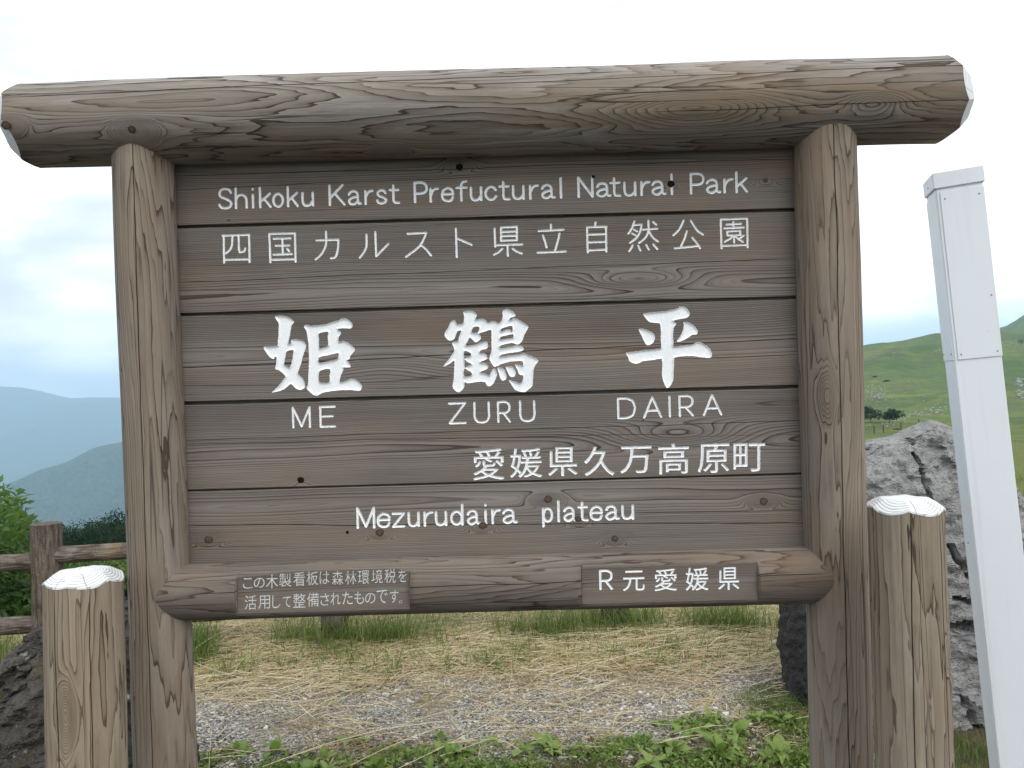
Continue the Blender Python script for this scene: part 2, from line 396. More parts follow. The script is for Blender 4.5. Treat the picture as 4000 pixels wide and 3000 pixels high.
def carve(shape, Y, depth, chew, rng):
    """-> groove vertices (x, z, depth), faces, contour loops of one glyph on the plane y=Y"""
    tp = lambda L: [tuple(at(x, y, Y)[[0, 2]]) for x, y in L]
    if shape[0] == 'strokes':
        ss = [tp(s) for s in shape[1]]; hw = shape[2] / F_PX * Y
        A = np.array([s[i] for s in ss for i in range(len(s) - 1)]); B = np.array([s[i + 1] for s in ss for i in range(len(s) - 1)])
        pts = np.vstack([A, B]); fn = lambda P: seg_dist(P, A, B) - hw
        cell = hw / 2.3
    elif shape[0] == 'polys':
        pl = [[tuple(p) for p in catmull(tp(s), 2, True)] for s in shape[1]]; ho = [[tuple(p) for p in catmull(tp(s), 2, True)] for s in shape[2]]
        pts = np.array([p for l in pl for p in l]); hw = .002
        def fn(P):
            d = np.min([poly_sdf(P, [l]) for l in pl], 0)
            if ho: d = np.maximum(d, -np.min([poly_sdf(P, [l]) for l in ho], 0))
            return d
        cell = .0014
    else:
        lo = [tp(s) for s in shape[1]]; pts = np.array([p for l in lo for p in l]); fat = shape[2]
        fn = lambda P: poly_sdf(P, lo) - fat
        hw = .002; cell = max((pts[:, 0].max() - pts[:, 0].min()), (pts[:, 1].max() - pts[:, 1].min())) / 58
    mg = hw + cell * 2.2
    x0, z0 = pts.min(0) - mg; x1, z1 = pts.max(0) + mg
    nx, nz = int((x1 - x0) / cell) + 2, int((z1 - z0) / cell) + 2
    gx = x0 + np.arange(nx) * cell; gz = z0 + np.arange(nz) * cell
    G = np.stack(np.meshgrid(gx, gz, indexing='ij'), -1).reshape(-1, 2)
    D = fn(G).reshape(nx, nz)
    nz_ = rng.normal(0, 1, (nx, nz)); nz_ = (nz_ + np.roll(nz_, 1, 0) + np.roll(nz_, 1, 1) + np.roll(nz_, -1, 0)) / 2
    D = D + nz_ * chew
    D[np.abs(D) < cell * .03] = cell * .03
    D[0] = D[-1] = np.abs(D[0]).max(); D[:, 0] = D[:, -1] = np.abs(D[:, 0]).max()
    V, Fc, vid, on = [], [], {}, []
    dz = rng.normal(0, depth * (.07 if depth < .004 else .035), (nx, nz))
    def gv(i, j):
        k = (i, j)
        if k not in vid:
            vid[k] = len(V); V.append((gx[i], gz[j], min(depth, -D[i, j] * 1.25) * (1) + dz[i, j] * min(1, -D[i, j] / cell) )); on.append(False)
        return vid[k]
    def ev(a, b):
        k = (a, b) if a < b else (b, a)
        if k not in vid:
            a, b = k; da, db = D[a], D[b]; t = da / (da - db)
            vid[k] = len(V); V.append((gx[a[0]] + t * (gx[b[0]] - gx[a[0]]), gz[a[1]] + t * (gz[b[1]] - gz[a[1]]), 0.)); on.append(True)
        return vid[k]
    neg = D < 0
    for i in range(nx - 1):
        col = neg[i] | neg[i + 1]
        for j in np.nonzero(col[:-1] | col[1:])[0]:
            j = int(j)
            if (i + j) % 2: tris = (((i, j), (i + 1, j), (i + 1, j + 1)), ((i, j), (i + 1, j + 1), (i, j + 1)))
            else: tris = (((i, j), (i + 1, j), (i, j + 1)), ((i + 1, j), (i + 1, j + 1), (i, j + 1)))
            for T in tris:
                ins = [neg[p] for p in T]
                if not any(ins): continue
                f = []
                for k in range(3):
                    a, b = T[k], T[(k + 1) % 3]
                    if ins[k]: f.append(gv(*a))
                    if ins[k] != ins[(k + 1) % 3]: f.append(ev(a, b))
                Fc.append(f)
    nxt = {}
    for f in Fc:
        for k in range(len(f)):
            a, b = f[k], f[(k + 1) % len(f)]
            if on[a] and on[b]: nxt.setdefault(a, []).append(b)
    # boundary edges = those used by a single face
    cnt = {}
    for f in Fc:
        for k in range(len(f)):
            a, b = f[k], f[(k + 1) % len(f)]; cnt[(a, b)] = cnt.get((a, b), 0) + 1
    bnx = {a: b for (a, b) in cnt if (b, a) not in cnt}
    loops, seen = [], set()
    for s in list(bnx):
        if s in seen: continue
        L = []; cur = s
        while cur not in seen and cur in bnx: seen.add(cur); L.append(cur); cur = bnx[cur]
        if len(L) > 2: loops.append([V[k][:2] for k in L])
    return V, Fc, loops
def carved_panel(name, x0, x1, z0, z1, Y, thick, shapes, wood_mat, paint_mats, parent, chew, rng, tongue=True, bev=.0011, extra_parent=None):
    """a board whose front face is at y=Y, with every glyph cut out of it as a groove; shapes: list of (lettering label, glyphs, depth, paint)"""
    cx, cz = (x0 + x1) / 2, (z0 + z1) / 2
    loops = []; letter = []; groups = []; labs = []
    for (lab, glyphs, depth, pm) in shapes:
        for g in glyphs:
            V, Fc, L = carve(g, Y, depth, chew, rng); loops += L; groups.append(L)
            letter.append(([(v[0] - cx, v[2], v[1] - cz) for v in V], Fc, pm))
        labs.append(lab)
    V2, faces = [], []
    nseg = 60
    rect = [(x0 + bev + (x1 - x0 - 2 * bev) * i / nseg, z0 + bev) for i in range(nseg + 1)] + [(x1 - bev - (x1 - x0 - 2 * bev) * i / nseg, z1 - bev) for i in range(nseg + 1)]
    for L in [rect] + loops:
        o = len(V2); V2 += [Vector(p) for p in L]; faces.append(list(range(o, o + len(L))))
    ov, oe, of, _, _, _ = delaunay_2d_cdt(V2, [], faces, 0, 1e-8, False)
    V = [(p[0] - cx, 0., p[1] - cz) for p in ov]; Fc = []
    cen = np.array([[sum(ov[k][0] for k in f) / len(f), sum(ov[k][1] for k in f) / len(f)] for f in of]); hole = np.zeros(len(of), bool)
    for L in groups:
        A_ = np.array([q for l in L for q in l]); mn, mx = A_.min(0), A_.max(0)
        ii = np.nonzero(((cen > mn) & (cen < mx)).all(1))[0]
        if len(ii): hole[ii] |= inside(cen[ii], L)
    for f, hh in zip(of, hole):
        if not hh: Fc.append(list(f))
    # bevelled rim, sides and back
    o = len(V); wv = lambda x, y, z: V.append((x - cx, y, z - cz))
    n = len(rect)
    for (px, pz) in rect: wv(px, 0., pz)
    for (px, pz) in rect:
        jj = .0006 * mnoise.noise(Vector((px * 30, pz * 9, 1)))
        wv(x0 if px < x0 + .003 else x1 if px > x1 - .003 else px, bev + abs(jj), (z0 if pz < cz else z1) + jj * (1 if pz < cz else -1))
    for (px, pz) in rect: wv(x0 if px < x0 + .003 else x1 if px > x1 - .003 else px, thick, z0 if pz < cz else z1)
    for k in range(n):
        k2 = (k + 1) % n
        for a in (0, n): Fc.append([o + a + k, o + a + n + k, o + a + n + k2, o + a + k2])
    Fc.append([o + 2 * n + k for k in range(n)])
    if tongue:
        b = len(V)
        for y in (thick * .45, thick * .8):
            for (x, z) in ((x0, z1 - .004), (x1, z1 - .004), (x1, z1 + .016), (x0, z1 + .016)): wv(x, y, z)
        for q in ((0, 1, 2, 3), (4, 7, 6, 5), (0, 4, 5, 1), (3, 2, 6, 7), (0, 3, 7, 4), (1, 5, 6, 2)): Fc.append([b + k for k in q])
    ob = mesh(name, V, Fc, wood_mat, parent, loc=(cx, Y, cz))
    for AV, AF, pm in letter: mesh('carved_letter', AV, AF, pm, ob)
    return ob

# ------------------------------------------------------------------ logs
def log_mesh(name, L0, L1, rad, axis, mat, parent=None, loc=(0, 0, 0), ncirc=96, nlen=90, wob=.0015, seed=0, clip=None, caps=True, cuts=()):
    """a peeled log along local x or z between L0 and L1; rad(t) radius; clip(u) -> flat front at y=-clip"""
    us = sorted(set([L0 + (L1 - L0) * i / nlen for i in range(nlen + 1)] + list(cuts)))
    V, Fc = [], []
    for uu in us:
        t = (uu - L0) / (L1 - L0)
        for k in range(ncirc):
            a = 2 * math.pi * k / ncirc
            r = rad(t) + wob * 2 * mnoise.noise(Vector((uu * 2.2 + seed, math.cos(a) * 1.3, math.sin(a) * 1.3))) + wob * .35 * mnoise.noise(Vector((uu * 6 + seed, math.cos(a) * 6, math.sin(a) * 6)))
            y, z = -r * math.cos(a), r * math.sin(a)
            if clip:
                c = clip(uu)
                if c is not None and y < -c: y = -c
            V.append((uu, y, z) if axis == 'x' else (z, y, uu))
    for i in range(len(us) - 1):
        for k in range(ncirc):
            k2 = (k + 1) % ncirc
            f = [i * ncirc + k, i * ncirc + k2, (i + 1) * ncirc + k2, (i + 1) * ncirc + k]
            Fc.append(f if axis == 'z' else f[::-1])
    if caps:
        Fc.append(list(range(ncirc))); Fc.append([(len(us) - 1) * ncirc + k for k in range(ncirc)][::-1])
    return mesh(name, V, Fc, mat, parent, smooth=True, loc=loc)
def facet_end(R, depth, ang0, nf, slope, seed, nrad=26, ncirc=144, flat_r=.62):
    """height field of a chamfered log end: nf flat chamfers round a flat top; rim(theta) gives scalloped lower edge"""
    rnd = random.Random(seed)
    F = [(ang0 + 2 * math.pi * k / nf + rnd.uniform(-.12, .12), R * (flat_r + rnd.uniform(-.05, .07)), slope * rnd.uniform(.85, 1.15)) for k in range(nf)]
    def hgt(x, y):
        z = 0.
        for a, r0, s in F:
            z = min(z, -(x * math.cos(a) + y * math.sin(a) - r0) * s)
        return z
    return hgt
def bollard(label, x, y, top, R, seed, mat, ang0, tilt=0.):
    root = empty('log_bollard', (x, y, 0), 0); tag(root, label, 'bollard', 'log bollards beside the sign posts')
    if tilt: root.rotation_euler = (0, tilt, 0)
    hg = facet_end(R, .02, ang0, 6, .72, seed, flat_r=.60)
    nc = 144; V, Fc = [], []
    zs = [0.0] + [top * k / 40 for k in range(1, 38)]
    def rr(a, z): return R * (1 + .012 * (1 - z / top)) + .0025 * mnoise.noise(Vector((z * 2 + seed, math.cos(a) * 1.4, math.sin(a) * 1.4))) + .0009 * mnoise.noise(Vector((z * 5 + seed, math.cos(a) * 7, math.sin(a) * 7)))
    rows = [[(rr(a, z) * math.cos(a), rr(a, z) * math.sin(a), z) for a in [2 * math.pi * k / nc for k in range(nc)]] for z in zs]
    rim = []
    for k in range(nc):
        a = 2 * math.pi * k / nc; q = rr(a, top); rim.append((q * math.cos(a), q * math.sin(a), top + hg(q * math.cos(a), q * math.sin(a))))
    rows.append(rim)
    for row in rows: V += row
    for i in range(len(rows) - 1):
        for k in range(nc): Fc.append([i * nc + k, i * nc + (k + 1) % nc, (i + 1) * nc + (k + 1) % nc, (i + 1) * nc + k])
    mesh('log_body', V, Fc, mat, root, smooth=True)
    V, Fc = [], []; nr = 30
    for i in range(nr + 1):
        for k in range(nc):
            a = 2 * math.pi * k / nc; q = (rr(a, top) + .0006) * (i / nr if i else .001)
            xx, yy = q * math.cos(a), q * math.sin(a)
            V.append((xx, yy, top + hg(xx, yy) + .0012 * mnoise.noise(Vector((xx * 60, yy * 60, seed))) * (0 if i == nr else 1) + .0006))
    for k in range(nc):                                  # a lip of paint running over the edge
        a = 2 * math.pi * k / nc; q = rr(a, top) + .0007; xx, yy = q * math.cos(a), q * math.sin(a)
        V.append((xx, yy, top + hg(xx, yy) - .001 - .0015 * max(0, mnoise.noise(Vector((math.cos(a) * 5, math.sin(a) * 5, seed + 3)))) - .002))
    for i in range(nr + 1):
        for k in range(nc): Fc.append([i * nc + k, (i + 1) * nc + k, (i + 1) * nc + (k + 1) % nc, i * nc + (k + 1) % nc])
    mesh('painted_top', V, Fc, M_END, root)
    return root

# ================================================================== terrain
def interp(x, P): return float(np.interp(x, [p[0] for p in P], [p[1] for p in P]))
LEFT = [(0, 0), (5.6, 0), (8, -.35), (12, -1.3), (30, -6.5), (74, -17.5), (84, -19.8), (120, -29), (250, -66), (700, -200), (1500, -330), (3600, -425), (9000, -425)]
RIGHT = [(0, 0), (22, 0), (26, -.3), (60, -2.6), (200, -7.6), (265, -6), (340, 3), (450, 15), (540, 25), (600, 27.5), (680, 26), (800, 20), (1100, 40), (1500, 40), (9000, -300)]
def sstep(a, b, x):
    t = min(1, max(0, (x - a) / (b - a))); return t * t * (3 - 2 * t)
def H(x, y):
    r = math.hypot(x, y); az = math.degrees(math.atan2(x, y))
    if y < 0 and abs(az) > 100: w = 1.
    else: w = sstep(3, 19, az) if az >= -60 else sstep(-75, -110, az)
    hl = interp(r, LEFT); hr = interp(r, RIGHT)
    if 3 < az < 80:
        g = math.exp(-((az - 30.8) / 5.5) ** 2)
        hr += 7 * g * sstep(300, 600, r) * (1 - sstep(650, 900, r))
        hr += 74 * math.exp(-((az - 37.5) / 5.2) ** 2) * sstep(800, 1250, r) * (1 - sstep(1500, 2400, r))
        hr += 3.2 * math.exp(-((az - 26.5) / 1.6) ** 2) * math.exp(-((r - 400) / 60) ** 2)
    h = hl * (1 - w) + hr * w
    a = sstep(60, 260, r)
    if a > 0:
        h += a * (4.6 * fbm(x / 75, y / 75, 2.2, 3) + 1.2 * fbm(x / 22, y / 22, 5.1, 3)) * (1 + sstep(700, 1500, r) * 2 * w + (1 - w) * 2)
    if 1.0 < r < 60:
        h += .022 * fbm(x * .9, y * .9, .3, 2) + .006 * fbm(x * 5, y * 5, 1.3, 2)
    return h
def ground_hit(px, py):
    d = CM @ np.array([(px - 2000) / F_PX, 1.0, -(py - 1500) / F_PX]); t = 3.
    p = np.array([0, 0, CAM_Z])
    while t < 4000:
        q = p + d * t
        if q[2] < H(q[0], q[1]):
            lo, hi = t / 1.02, t
            for _ in range(14):
                mid = (lo + hi) / 2; q = p + d * mid
                if q[2] < H(q[0], q[1]): hi = mid
                else: lo = mid
            return p + d * hi
        t *= 1.02
    return None
def polar(name, r0, r1, nr, azs, mat, close=False, floor=None):
    V, Fc = [], []; rs = [r0 * (r1 / r0) ** (i / nr) for i in range(nr + 1)]
    if close: V.append((0, 0, H(0, 0)))
    o = len(V); n = len(azs)
    for rr in rs:
        for a in azs:
            x, y = rr * math.sin(math.radians(a)), rr * math.cos(math.radians(a)); V.append((x, y, H(x, y)))
    full = abs(azs[-1] - azs[0]) > 350
    for i in range(nr):
        for k in range(n if full else n - 1):
            k2 = (k + 1) % n; Fc.append([o + i * n + k, o + (i + 1) * n + k, o + (i + 1) * n + k2, o + i * n + k2][::-1])
    if close:
        for k in range(n): Fc.append([0, o + k, o + (k + 1) % n][::-1])
    return mesh(name, V, Fc, mat, smooth=True)

m, h = material('ground_soil')
sp = h.n('ShaderNodeSeparateXYZ'); h.L.new(h.geo, sp.inputs[0]); X, Y = sp.outputs[0], sp.outputs[1]
e1 = h.noise(h.geo, 1.4, 4, .6); e2 = h.noise(h.geo, 7, 4, .6)
edge = h.m('ADD', h.m('MULTIPLY', h.m('SUBTRACT', e1, .5), .9), h.m('MULTIPLY', h.m('SUBTRACT', e2, .5), .5))
yy = h.m('ADD', Y, edge)
vo = h.vor(h.geo, 95); vcol = vo.outputs['Color']; hs = h.n('ShaderNodeSeparateColor'); h.L.new(vcol, hs.inputs[0])
gravel = h.mix(hs.outputs[0], (.25, .235, .205), (.55, .52, .46)); gravel = h.mix(h.mr(vo.outputs['Distance'], .3, .75), gravel, (.06, .055, .048))
gravel = h.mix(h.mr(h.noise(h.geo, 3.2, 4), .42, .6, 0, .75), gravel, (.25, .205, .135))
soil = h.mix(h.noise(h.geo, 30, 4), (.035, .026, .018), (.12, .09, .055))
straw = h.mix(h.noise(h.vm('MULTIPLY', h.geo, (3, 9, 3)), 8, 4, .7), (.085, .062, .032), (.30, .23, .115))
grass = h.mix(h.noise(h.geo, 9, 4), (.06, .085, .022), (.18, .19, .06))
c = h.mix(h.mr(yy, 3.05, 3.3), soil, gravel)
xr = h.m('ADD', h.m('ADD', X, h.m('MULTIPLY', edge, .6)), h.m('MULTIPLY', h.m('SUBTRACT', 3.3, Y), .55))
c = h.mix(h.mr(xr, .85, 1.0), c, soil)
c = h.mix(h.mr(yy, 3.6, 4.5), c, straw)
c = h.mix(h.mr(yy, 4.7, 5.6), c, grass)
c = h.mix(h.m('MULTIPLY', h.mr(h.m('ABSOLUTE', h.m('SUBTRACT', Y, 20.2)), 1.0, 1.5, 1, 0), h.mr(X, 5, 8)), c, (.40, .34, .22))
c = h.mix(h.mr(yy, 1.6, 1.2, 0, 1), c, (.07, .07, .07))
finish(h, c, .95, h.bump(h.m('ADD', vo.outputs['Distance'], h.noise(h.geo, 60, 4)), .7, .006), .15)
M_GROUND = m
m, h = material('hill_grass')
a = h.noise(h.geo, .012, 5, .6); b = h.noise(h.geo, .09, 5, .65); c3 = h.noise(h.vm('MULTIPLY', h.geo, (1, 1, 5)), .35, 5, .7)
sp = h.n('ShaderNodeSeparateXYZ'); h.L.new(h.geo, sp.inputs[0]); dist = h.m('SQRT', h.m('ADD', h.m('POWER', sp.outputs[0], 2), h.m('POWER', sp.outputs[1], 2)))
c = h.mix(h.mr(a, .40, .60), (.070, .130, .030), (.160, .195, .055)); c = h.mix(h.mr(h.m('ADD', dist, h.m('MULTIPLY', b, 60)), 215, 275, .6, 0), c, (.16, .19, .045))
tr_ = h.m('FRACT', h.m('MULTIPLY', h.m('ADD', sp.outputs[2], h.m('MULTIPLY', b, 3)), .55)); c = h.mix(h.m('MULTIPLY', h.m('POWER', tr_, 3), h.mr(a, .45, .55, 0, .45)), c, (.05, .07, .028)); c = h.mix(h.mr(b, .48, .60, 0, .8), c, (.105, .112, .050)); c = h.mix(h.mr(h.noise(h.geo, .03, 5, .7), .5, .62, 0, .6), c, (.040, .085, .024))  # darker green patches vary the grass and paint in the slope's relief shading
c = h.mix(h.mr(c3, .5, .75, 0, .65), c, (.028, .058, .016))
finish(h, c, .95, h.bump(h.m('ADD', c3, h.m('MULTIPLY', b, 2)), .9, 1.2), .1)
M_HILL = m
m, h = material('forest_slope')
a = h.noise(h.geo, .004, 5, .6); vf = h.vor(h.geo, .07); n3 = h.noise(h.geo, .03, 5, .7)
c = h.mix(h.mr(n3, .35, .65), (.016, .030, .016), (.050, .080, .032)); c = h.mix(h.mr(a, .52, .66, 0, .6), c, (.085, .115, .05))
finish(h, c, .95, h.bump(h.m('ADD', h.m('MULTIPLY', vf.outputs['Distance'], -1), n3), 1., 9), .05)
M_FOREST = m

gr = polar('ground', .6, 30, 110, [i * 1.5 for i in range(240)], M_GROUND, close=True); tag(gr, kind='structure')
hl = polar('hillside', 29.9, 2600, 150, [4 + i * .45 for i in range(165)], M_HILL); tag(hl, kind='structure')
vl = polar('valley_slope', 29.9, 8200, 80, [-90 + i * 1.0 for i in range(95)], M_FOREST); tag(vl, kind='structure')
bk = polar('meadow', 29.9, 2600, 30, [78 + i * 2 for i in range(97)], M_HILL); tag(bk, kind='structure')

def ridge(name, xs, y0, y1, top, base, ny, crest, sp_amp, seed):
    V, Fc = [], []; nx = len(xs)
    for j in range(ny + 1):
        v = j / ny
        for x in xs:
            b = (sstep(0, crest, v)) if v < crest else 1 - .6 * sstep(crest, 1, v)
            b = b ** .9
            y = y0 + (y1 - y0) * v
            T = top(x)
            spur = sp_amp * (1 - abs(2 * v / 1.0 - 1) ** 2) * fbm(x / 620 + seed, y / 900, seed, 5) * (1 - math.exp(-((v - crest) / .12) ** 2) * .85)
            ridgy = -sp_amp * .9 * abs(fbm(x / 420 + seed * 2, y / 1600, seed, 3)) * sstep(0, .3, v) * (1 - math.exp(-((v - crest) / .1) ** 2))
            V.append((x, y, base + (T - base) * b + spur + ridgy + 6 * fbm(x / 90, y / 90, seed, 3)))
    for j in range(ny):
        for i in range(nx - 1): a = j * nx + i; Fc.append([a, a + 1, a + nx + 1, a + nx])
    o = mesh(name, V, Fc, M_FOREST, smooth=True); tag(o, kind='structure'); return o
def skyline(points, Yc):
    Q = [at(px * 1.8083, py * 1.8083, Yc) for px, py in points]
    return lambda x: float(np.interp(x, [q[0] for q in Q], [q[2] for q in Q]))
farY = 5600
ridge('far_mountain', [-6200 + i * 75 for i in range(130)], 3900, 7400, skyline([(-450, 905), (-260, 850), (-120, 838), (0, 835), (40, 837), (62, 843), (110, 856), (145, 862), (185, 858), (240, 858), (330, 872), (480, 890), (700, 868), (900, 880), (1400, 905), (2200, 930)], farY), -440, 70, (farY - 3900) / 3500, 70, 3.1)
nearY = 2300
ridge('near_ridge', [-2300 + i * 26 for i in range(110)], 1750, 3300, skyline([(-300, 1120), (-100, 1085), (20, 1045), (60, 1030), (110, 1008), (150, 996), (200, 972), (228, 957), (262, 955), (330, 935), (460, 915), (700, 940), (1000, 1000), (1250, 1040)], nearY), -420, 60, (nearY - 1750) / 1550, 26, 7.7)

# ================================================================== the sign
rng = np.random.default_rng(4)
sign = empty('wooden_sign', (0, 0, 0))
tag(sign, 'large weathered log-framed wooden sign with white carved Japanese and English lettering', 'sign')
PX0, PX1 = -.83, .725
zj = [z + CAM_Z for z in (.5805, .4213, .2116, .0005, -.2062, -.3783)]
zj[0] += .02; zj[5] -= .05
g = .0028
cxp = (PX0 + PX1) / 2
SY = 1.80
def crk(pa, pb, wd, cz):
    A, B = at(*pa, SY), at(*pb, SY); ua, ub = A[0] - cxp, B[0] - cxp; sl = (B[2] - A[2]) / (ub - ua)
    return ((A[2] - cz) - sl * ua, sl, wd, min(ua, ub) - .04, max(ua, ub) + .04)
def kn(px, py, cz, amp=.5, su=.034, sv=.012):
    A = at(px, py, SY); return (A[0] - cxp, A[2] - cz, amp, su, sv)
row1 = [('S', 857.5, 904), ('h', 922.4, 963.6), ('i', 981, 997), ('k', 1017, 1057.7), ('o', 1068.6, 1106), ('k', 1125.8, 1163.5), ('u', 1183, 1223), ('K', 1289, 1345.4), ('a', 1363, 1409.6), ('r', 1429, 1456), ('s', 1474.5, 1508.7), ('t', 1524.3, 1558.5),
        ('P', 1621.5, 1668), ('r', 1683, 1710.8), ('e', 1728, 1771), ('f', 1785, 1823), ('u', 1841, 1880), ('c', 1897.5, 1938), ('t', 1953, 1989), ('u', 2005.7, 2045.6), ('r', 2072, 2101.6), ('a', 2118, 2166.5), ('l', 2184, 2199.6),
        ('N', 2260.8, 2315), ('a', 2333, 2384.4), ('t', 2386, 2422.4), ('u', 2440.5, 2482), ('r', 2506.7, 2536), ('a', 2549, 2599.6), ('l', 2617, 2633), ('P', 2700, 2749), ('a', 2761.7, 2813), ('r', 2831, 2862), ('k', 2878, 2918)]
g1 = latin(row1, ((883, 813), (2915, 748)), 75, 4.9)
k4 = [[[(87, 665), (92, 940)], [(75, 670), (345, 660)], [(342, 660), (348, 935)], [(90, 912), (348, 905)], [(175, 672), (170, 760), (150, 810), (112, 845)], [(237, 672), (243, 820), (265, 832), (295, 825), (305, 795)]],
      [[(545, 650), (557, 935)], [(545, 652), (803, 645)], [(803, 645), (810, 930)], [(557, 912), (810, 905)], [(590, 700), (758, 695)], [(610, 770), (748, 768)], [(588, 860), (770, 853)], [(677, 700), (682, 855)], [(725, 800), (745, 825)]],
      [[(1020, 717), (1240, 710)], [(1240, 710), (1235, 800), (1222, 860), (1200, 890), (1165, 898)], [(1115, 630), (1117, 740), (1100, 800), (1065, 860), (1012, 908)]],
      [[(1522, 658), (1522, 770), (1500, 830), (1455, 890)], [(1610, 632), (1620, 875), (1742, 752)]],
      [[(1935, 650), (2122, 640)], [(2122, 640), (2090, 720), (2040, 790), (1920, 880)], [(2075, 768), (2125, 810), (2170, 868)]]]
k5 = [[[(572, 795), (583, 1150)], [(590, 920), (680, 960), (765, 998)]],
      [[(1050, 800), (1058, 1020)], [(1058, 1003), (1390, 992)], [(1130, 785), (1325, 775)], [(1130, 785), (1130, 950)], [(1325, 775), (1325, 940)], [(1130, 840), (1325, 832)], [(1130, 892), (1325, 885)], [(1130, 948), (1325, 940)], [(1210, 1000), (1213, 1135)], [(1145, 1045), (1100, 1090), (1042, 1120)], [(1272, 1045), (1320, 1080), (1385, 1105)]],
      [[(1745, 750), (1745, 815)], [(1595, 828), (1900, 812)], [(1645, 880), (1670, 950), (1692, 1030)], [(1850, 858), (1835, 940), (1795, 1070)], [(1580, 1095), (1928, 1080)]]]
k6 = [[[(350, 630), (345, 675)], [(258, 685), (468, 677)], [(258, 685), (265, 955)], [(462, 677), (467, 945)], [(262, 765), (462, 758)], [(262, 848), (462, 840)], [(262, 935), (465, 925)]],
      [[(770, 620), (745, 690), (705, 755)], [(765, 660), (848, 655)], [(848, 655), (830, 735), (790, 800), (722, 852)], [(765, 710), (800, 728)], [(745, 750), (785, 772)], [(858, 710), (1015, 700)], [(920, 612), (922, 705), (905, 770), (870, 815), (820, 852)], [(925, 720), (950, 770), (985, 810), (1025, 838)], [(970, 625), (1005, 658)], [(750, 880), (732, 918), (712, 942)], [(810, 882), (835, 935)], [(897, 875), (925, 925)], [(972, 868), (1018, 918)]],
      [[(1300, 612), (1270, 680), (1235, 730), (1190, 770)], [(1380, 612), (1410, 665), (1450, 720), (1508, 762)], [(1335, 725), (1315, 800), (1272, 890)], [(1205, 912), (1470, 885)], [(1395, 795), (1440, 850), (1480, 912)]],
      [[(1702, 600), (1710, 910)], [(1702, 600), (1988, 590)], [(1988, 590), (1992, 900)], [(1708, 885), (1992, 875)], [(1838, 625), (1840, 695)], [(1765, 655), (1922, 645)], [(1740, 695), (1952, 685)], [(1770, 730), (1912, 722)], [(1770, 730), (1775, 772)], [(1912, 722), (1915, 765)], [(1775, 772), (1915, 765)], [(1835, 775), (1800, 810), (1745, 840)], [(1845, 775), (1847, 850)], [(1860, 780), (1900, 815), (1942, 842)], [(1948, 775), (1895, 812)]]]
g2 = traced(k4, 840, 660, 2.572, 4.1) + traced(k5, 1600, 640, 3.16, 4.1) + traced(k6, 2200, 640, 2.765, 3.9)
HIME = [[(340, 170), (430, 148), (560, 168), (655, 220), (690, 275), (648, 315), (625, 430), (605, 540), (580, 660), (635, 650), (628, 595), (700, 572), (840, 598), (885, 640), (905, 690), (880, 780), (845, 880), (820, 990), (780, 1100), (757, 1190), (830, 1260), (865, 1330), (888, 1410), (865, 1460), (800, 1490), (740, 1475), (680, 1430), (628, 1380), (540, 1450), (450, 1500), (283, 1537), (340, 1480), (430, 1390), (500, 1290), (530, 1240), (460, 1170), (400, 1125), (348, 1110), (350, 1070), (365, 1000), (370, 890), (330, 905), (318, 938), (240, 890), (180, 810), (135, 715), (220, 708), (330, 702), (388, 690), (395, 600), (405, 500), (405, 400), (410, 300), (375, 235)],
        [(860, 352), (890, 320), (940, 315), (975, 330), (1100, 322), (1270, 300), (1400, 255), (1490, 235), (1530, 203), (1620, 200), (1680, 235), (1730, 290), (1738, 350), (1700, 385), (1600, 380), (1470, 390), (1520, 430), (1530, 480), (1490, 530), (1490, 620), (1560, 602), (1650, 630), (1740, 700), (1785, 760), (1750, 820), (1700, 870), (1690, 930), (1640, 955), (1670, 990), (1700, 1050), (1690, 1085), (1570, 1080), (1575, 1120), (1550, 1180), (1520, 1260), (1515, 1345), (1620, 1325), (1680, 1300), (1720, 1282), (1790, 1300), (1860, 1350), (1905, 1420), (1895, 1480), (1850, 1505), (1700, 1490), (1500, 1495), (1280, 1520), (1180, 1550), (1110, 1588), (1040, 1580), (960, 1520), (910, 1450), (935, 1390), (940, 1250), (955, 1000), (950, 800), (945, 640), (920, 500), (905, 420)]]
HIME_H = [[(550, 800), (600, 775), (672, 768), (665, 850), (655, 950), (625, 1040), (600, 1085), (545, 1060), (505, 1030), (525, 920), (540, 850)],
          [(1125, 480), (1180, 455), (1300, 440), (1290, 520), (1300, 690), (1225, 718), (1145, 745), (1135, 640), (1135, 540)],
          [(1135, 900), (1300, 865), (1430, 830), (1485, 828), (1480, 900), (1440, 940), (1300, 970), (1140, 1005)],
          [(1140, 1160), (1200, 1125), (1330, 1112), (1325, 1230), (1320, 1345), (1200, 1358), (1140, 1345), (1130, 1250)]]
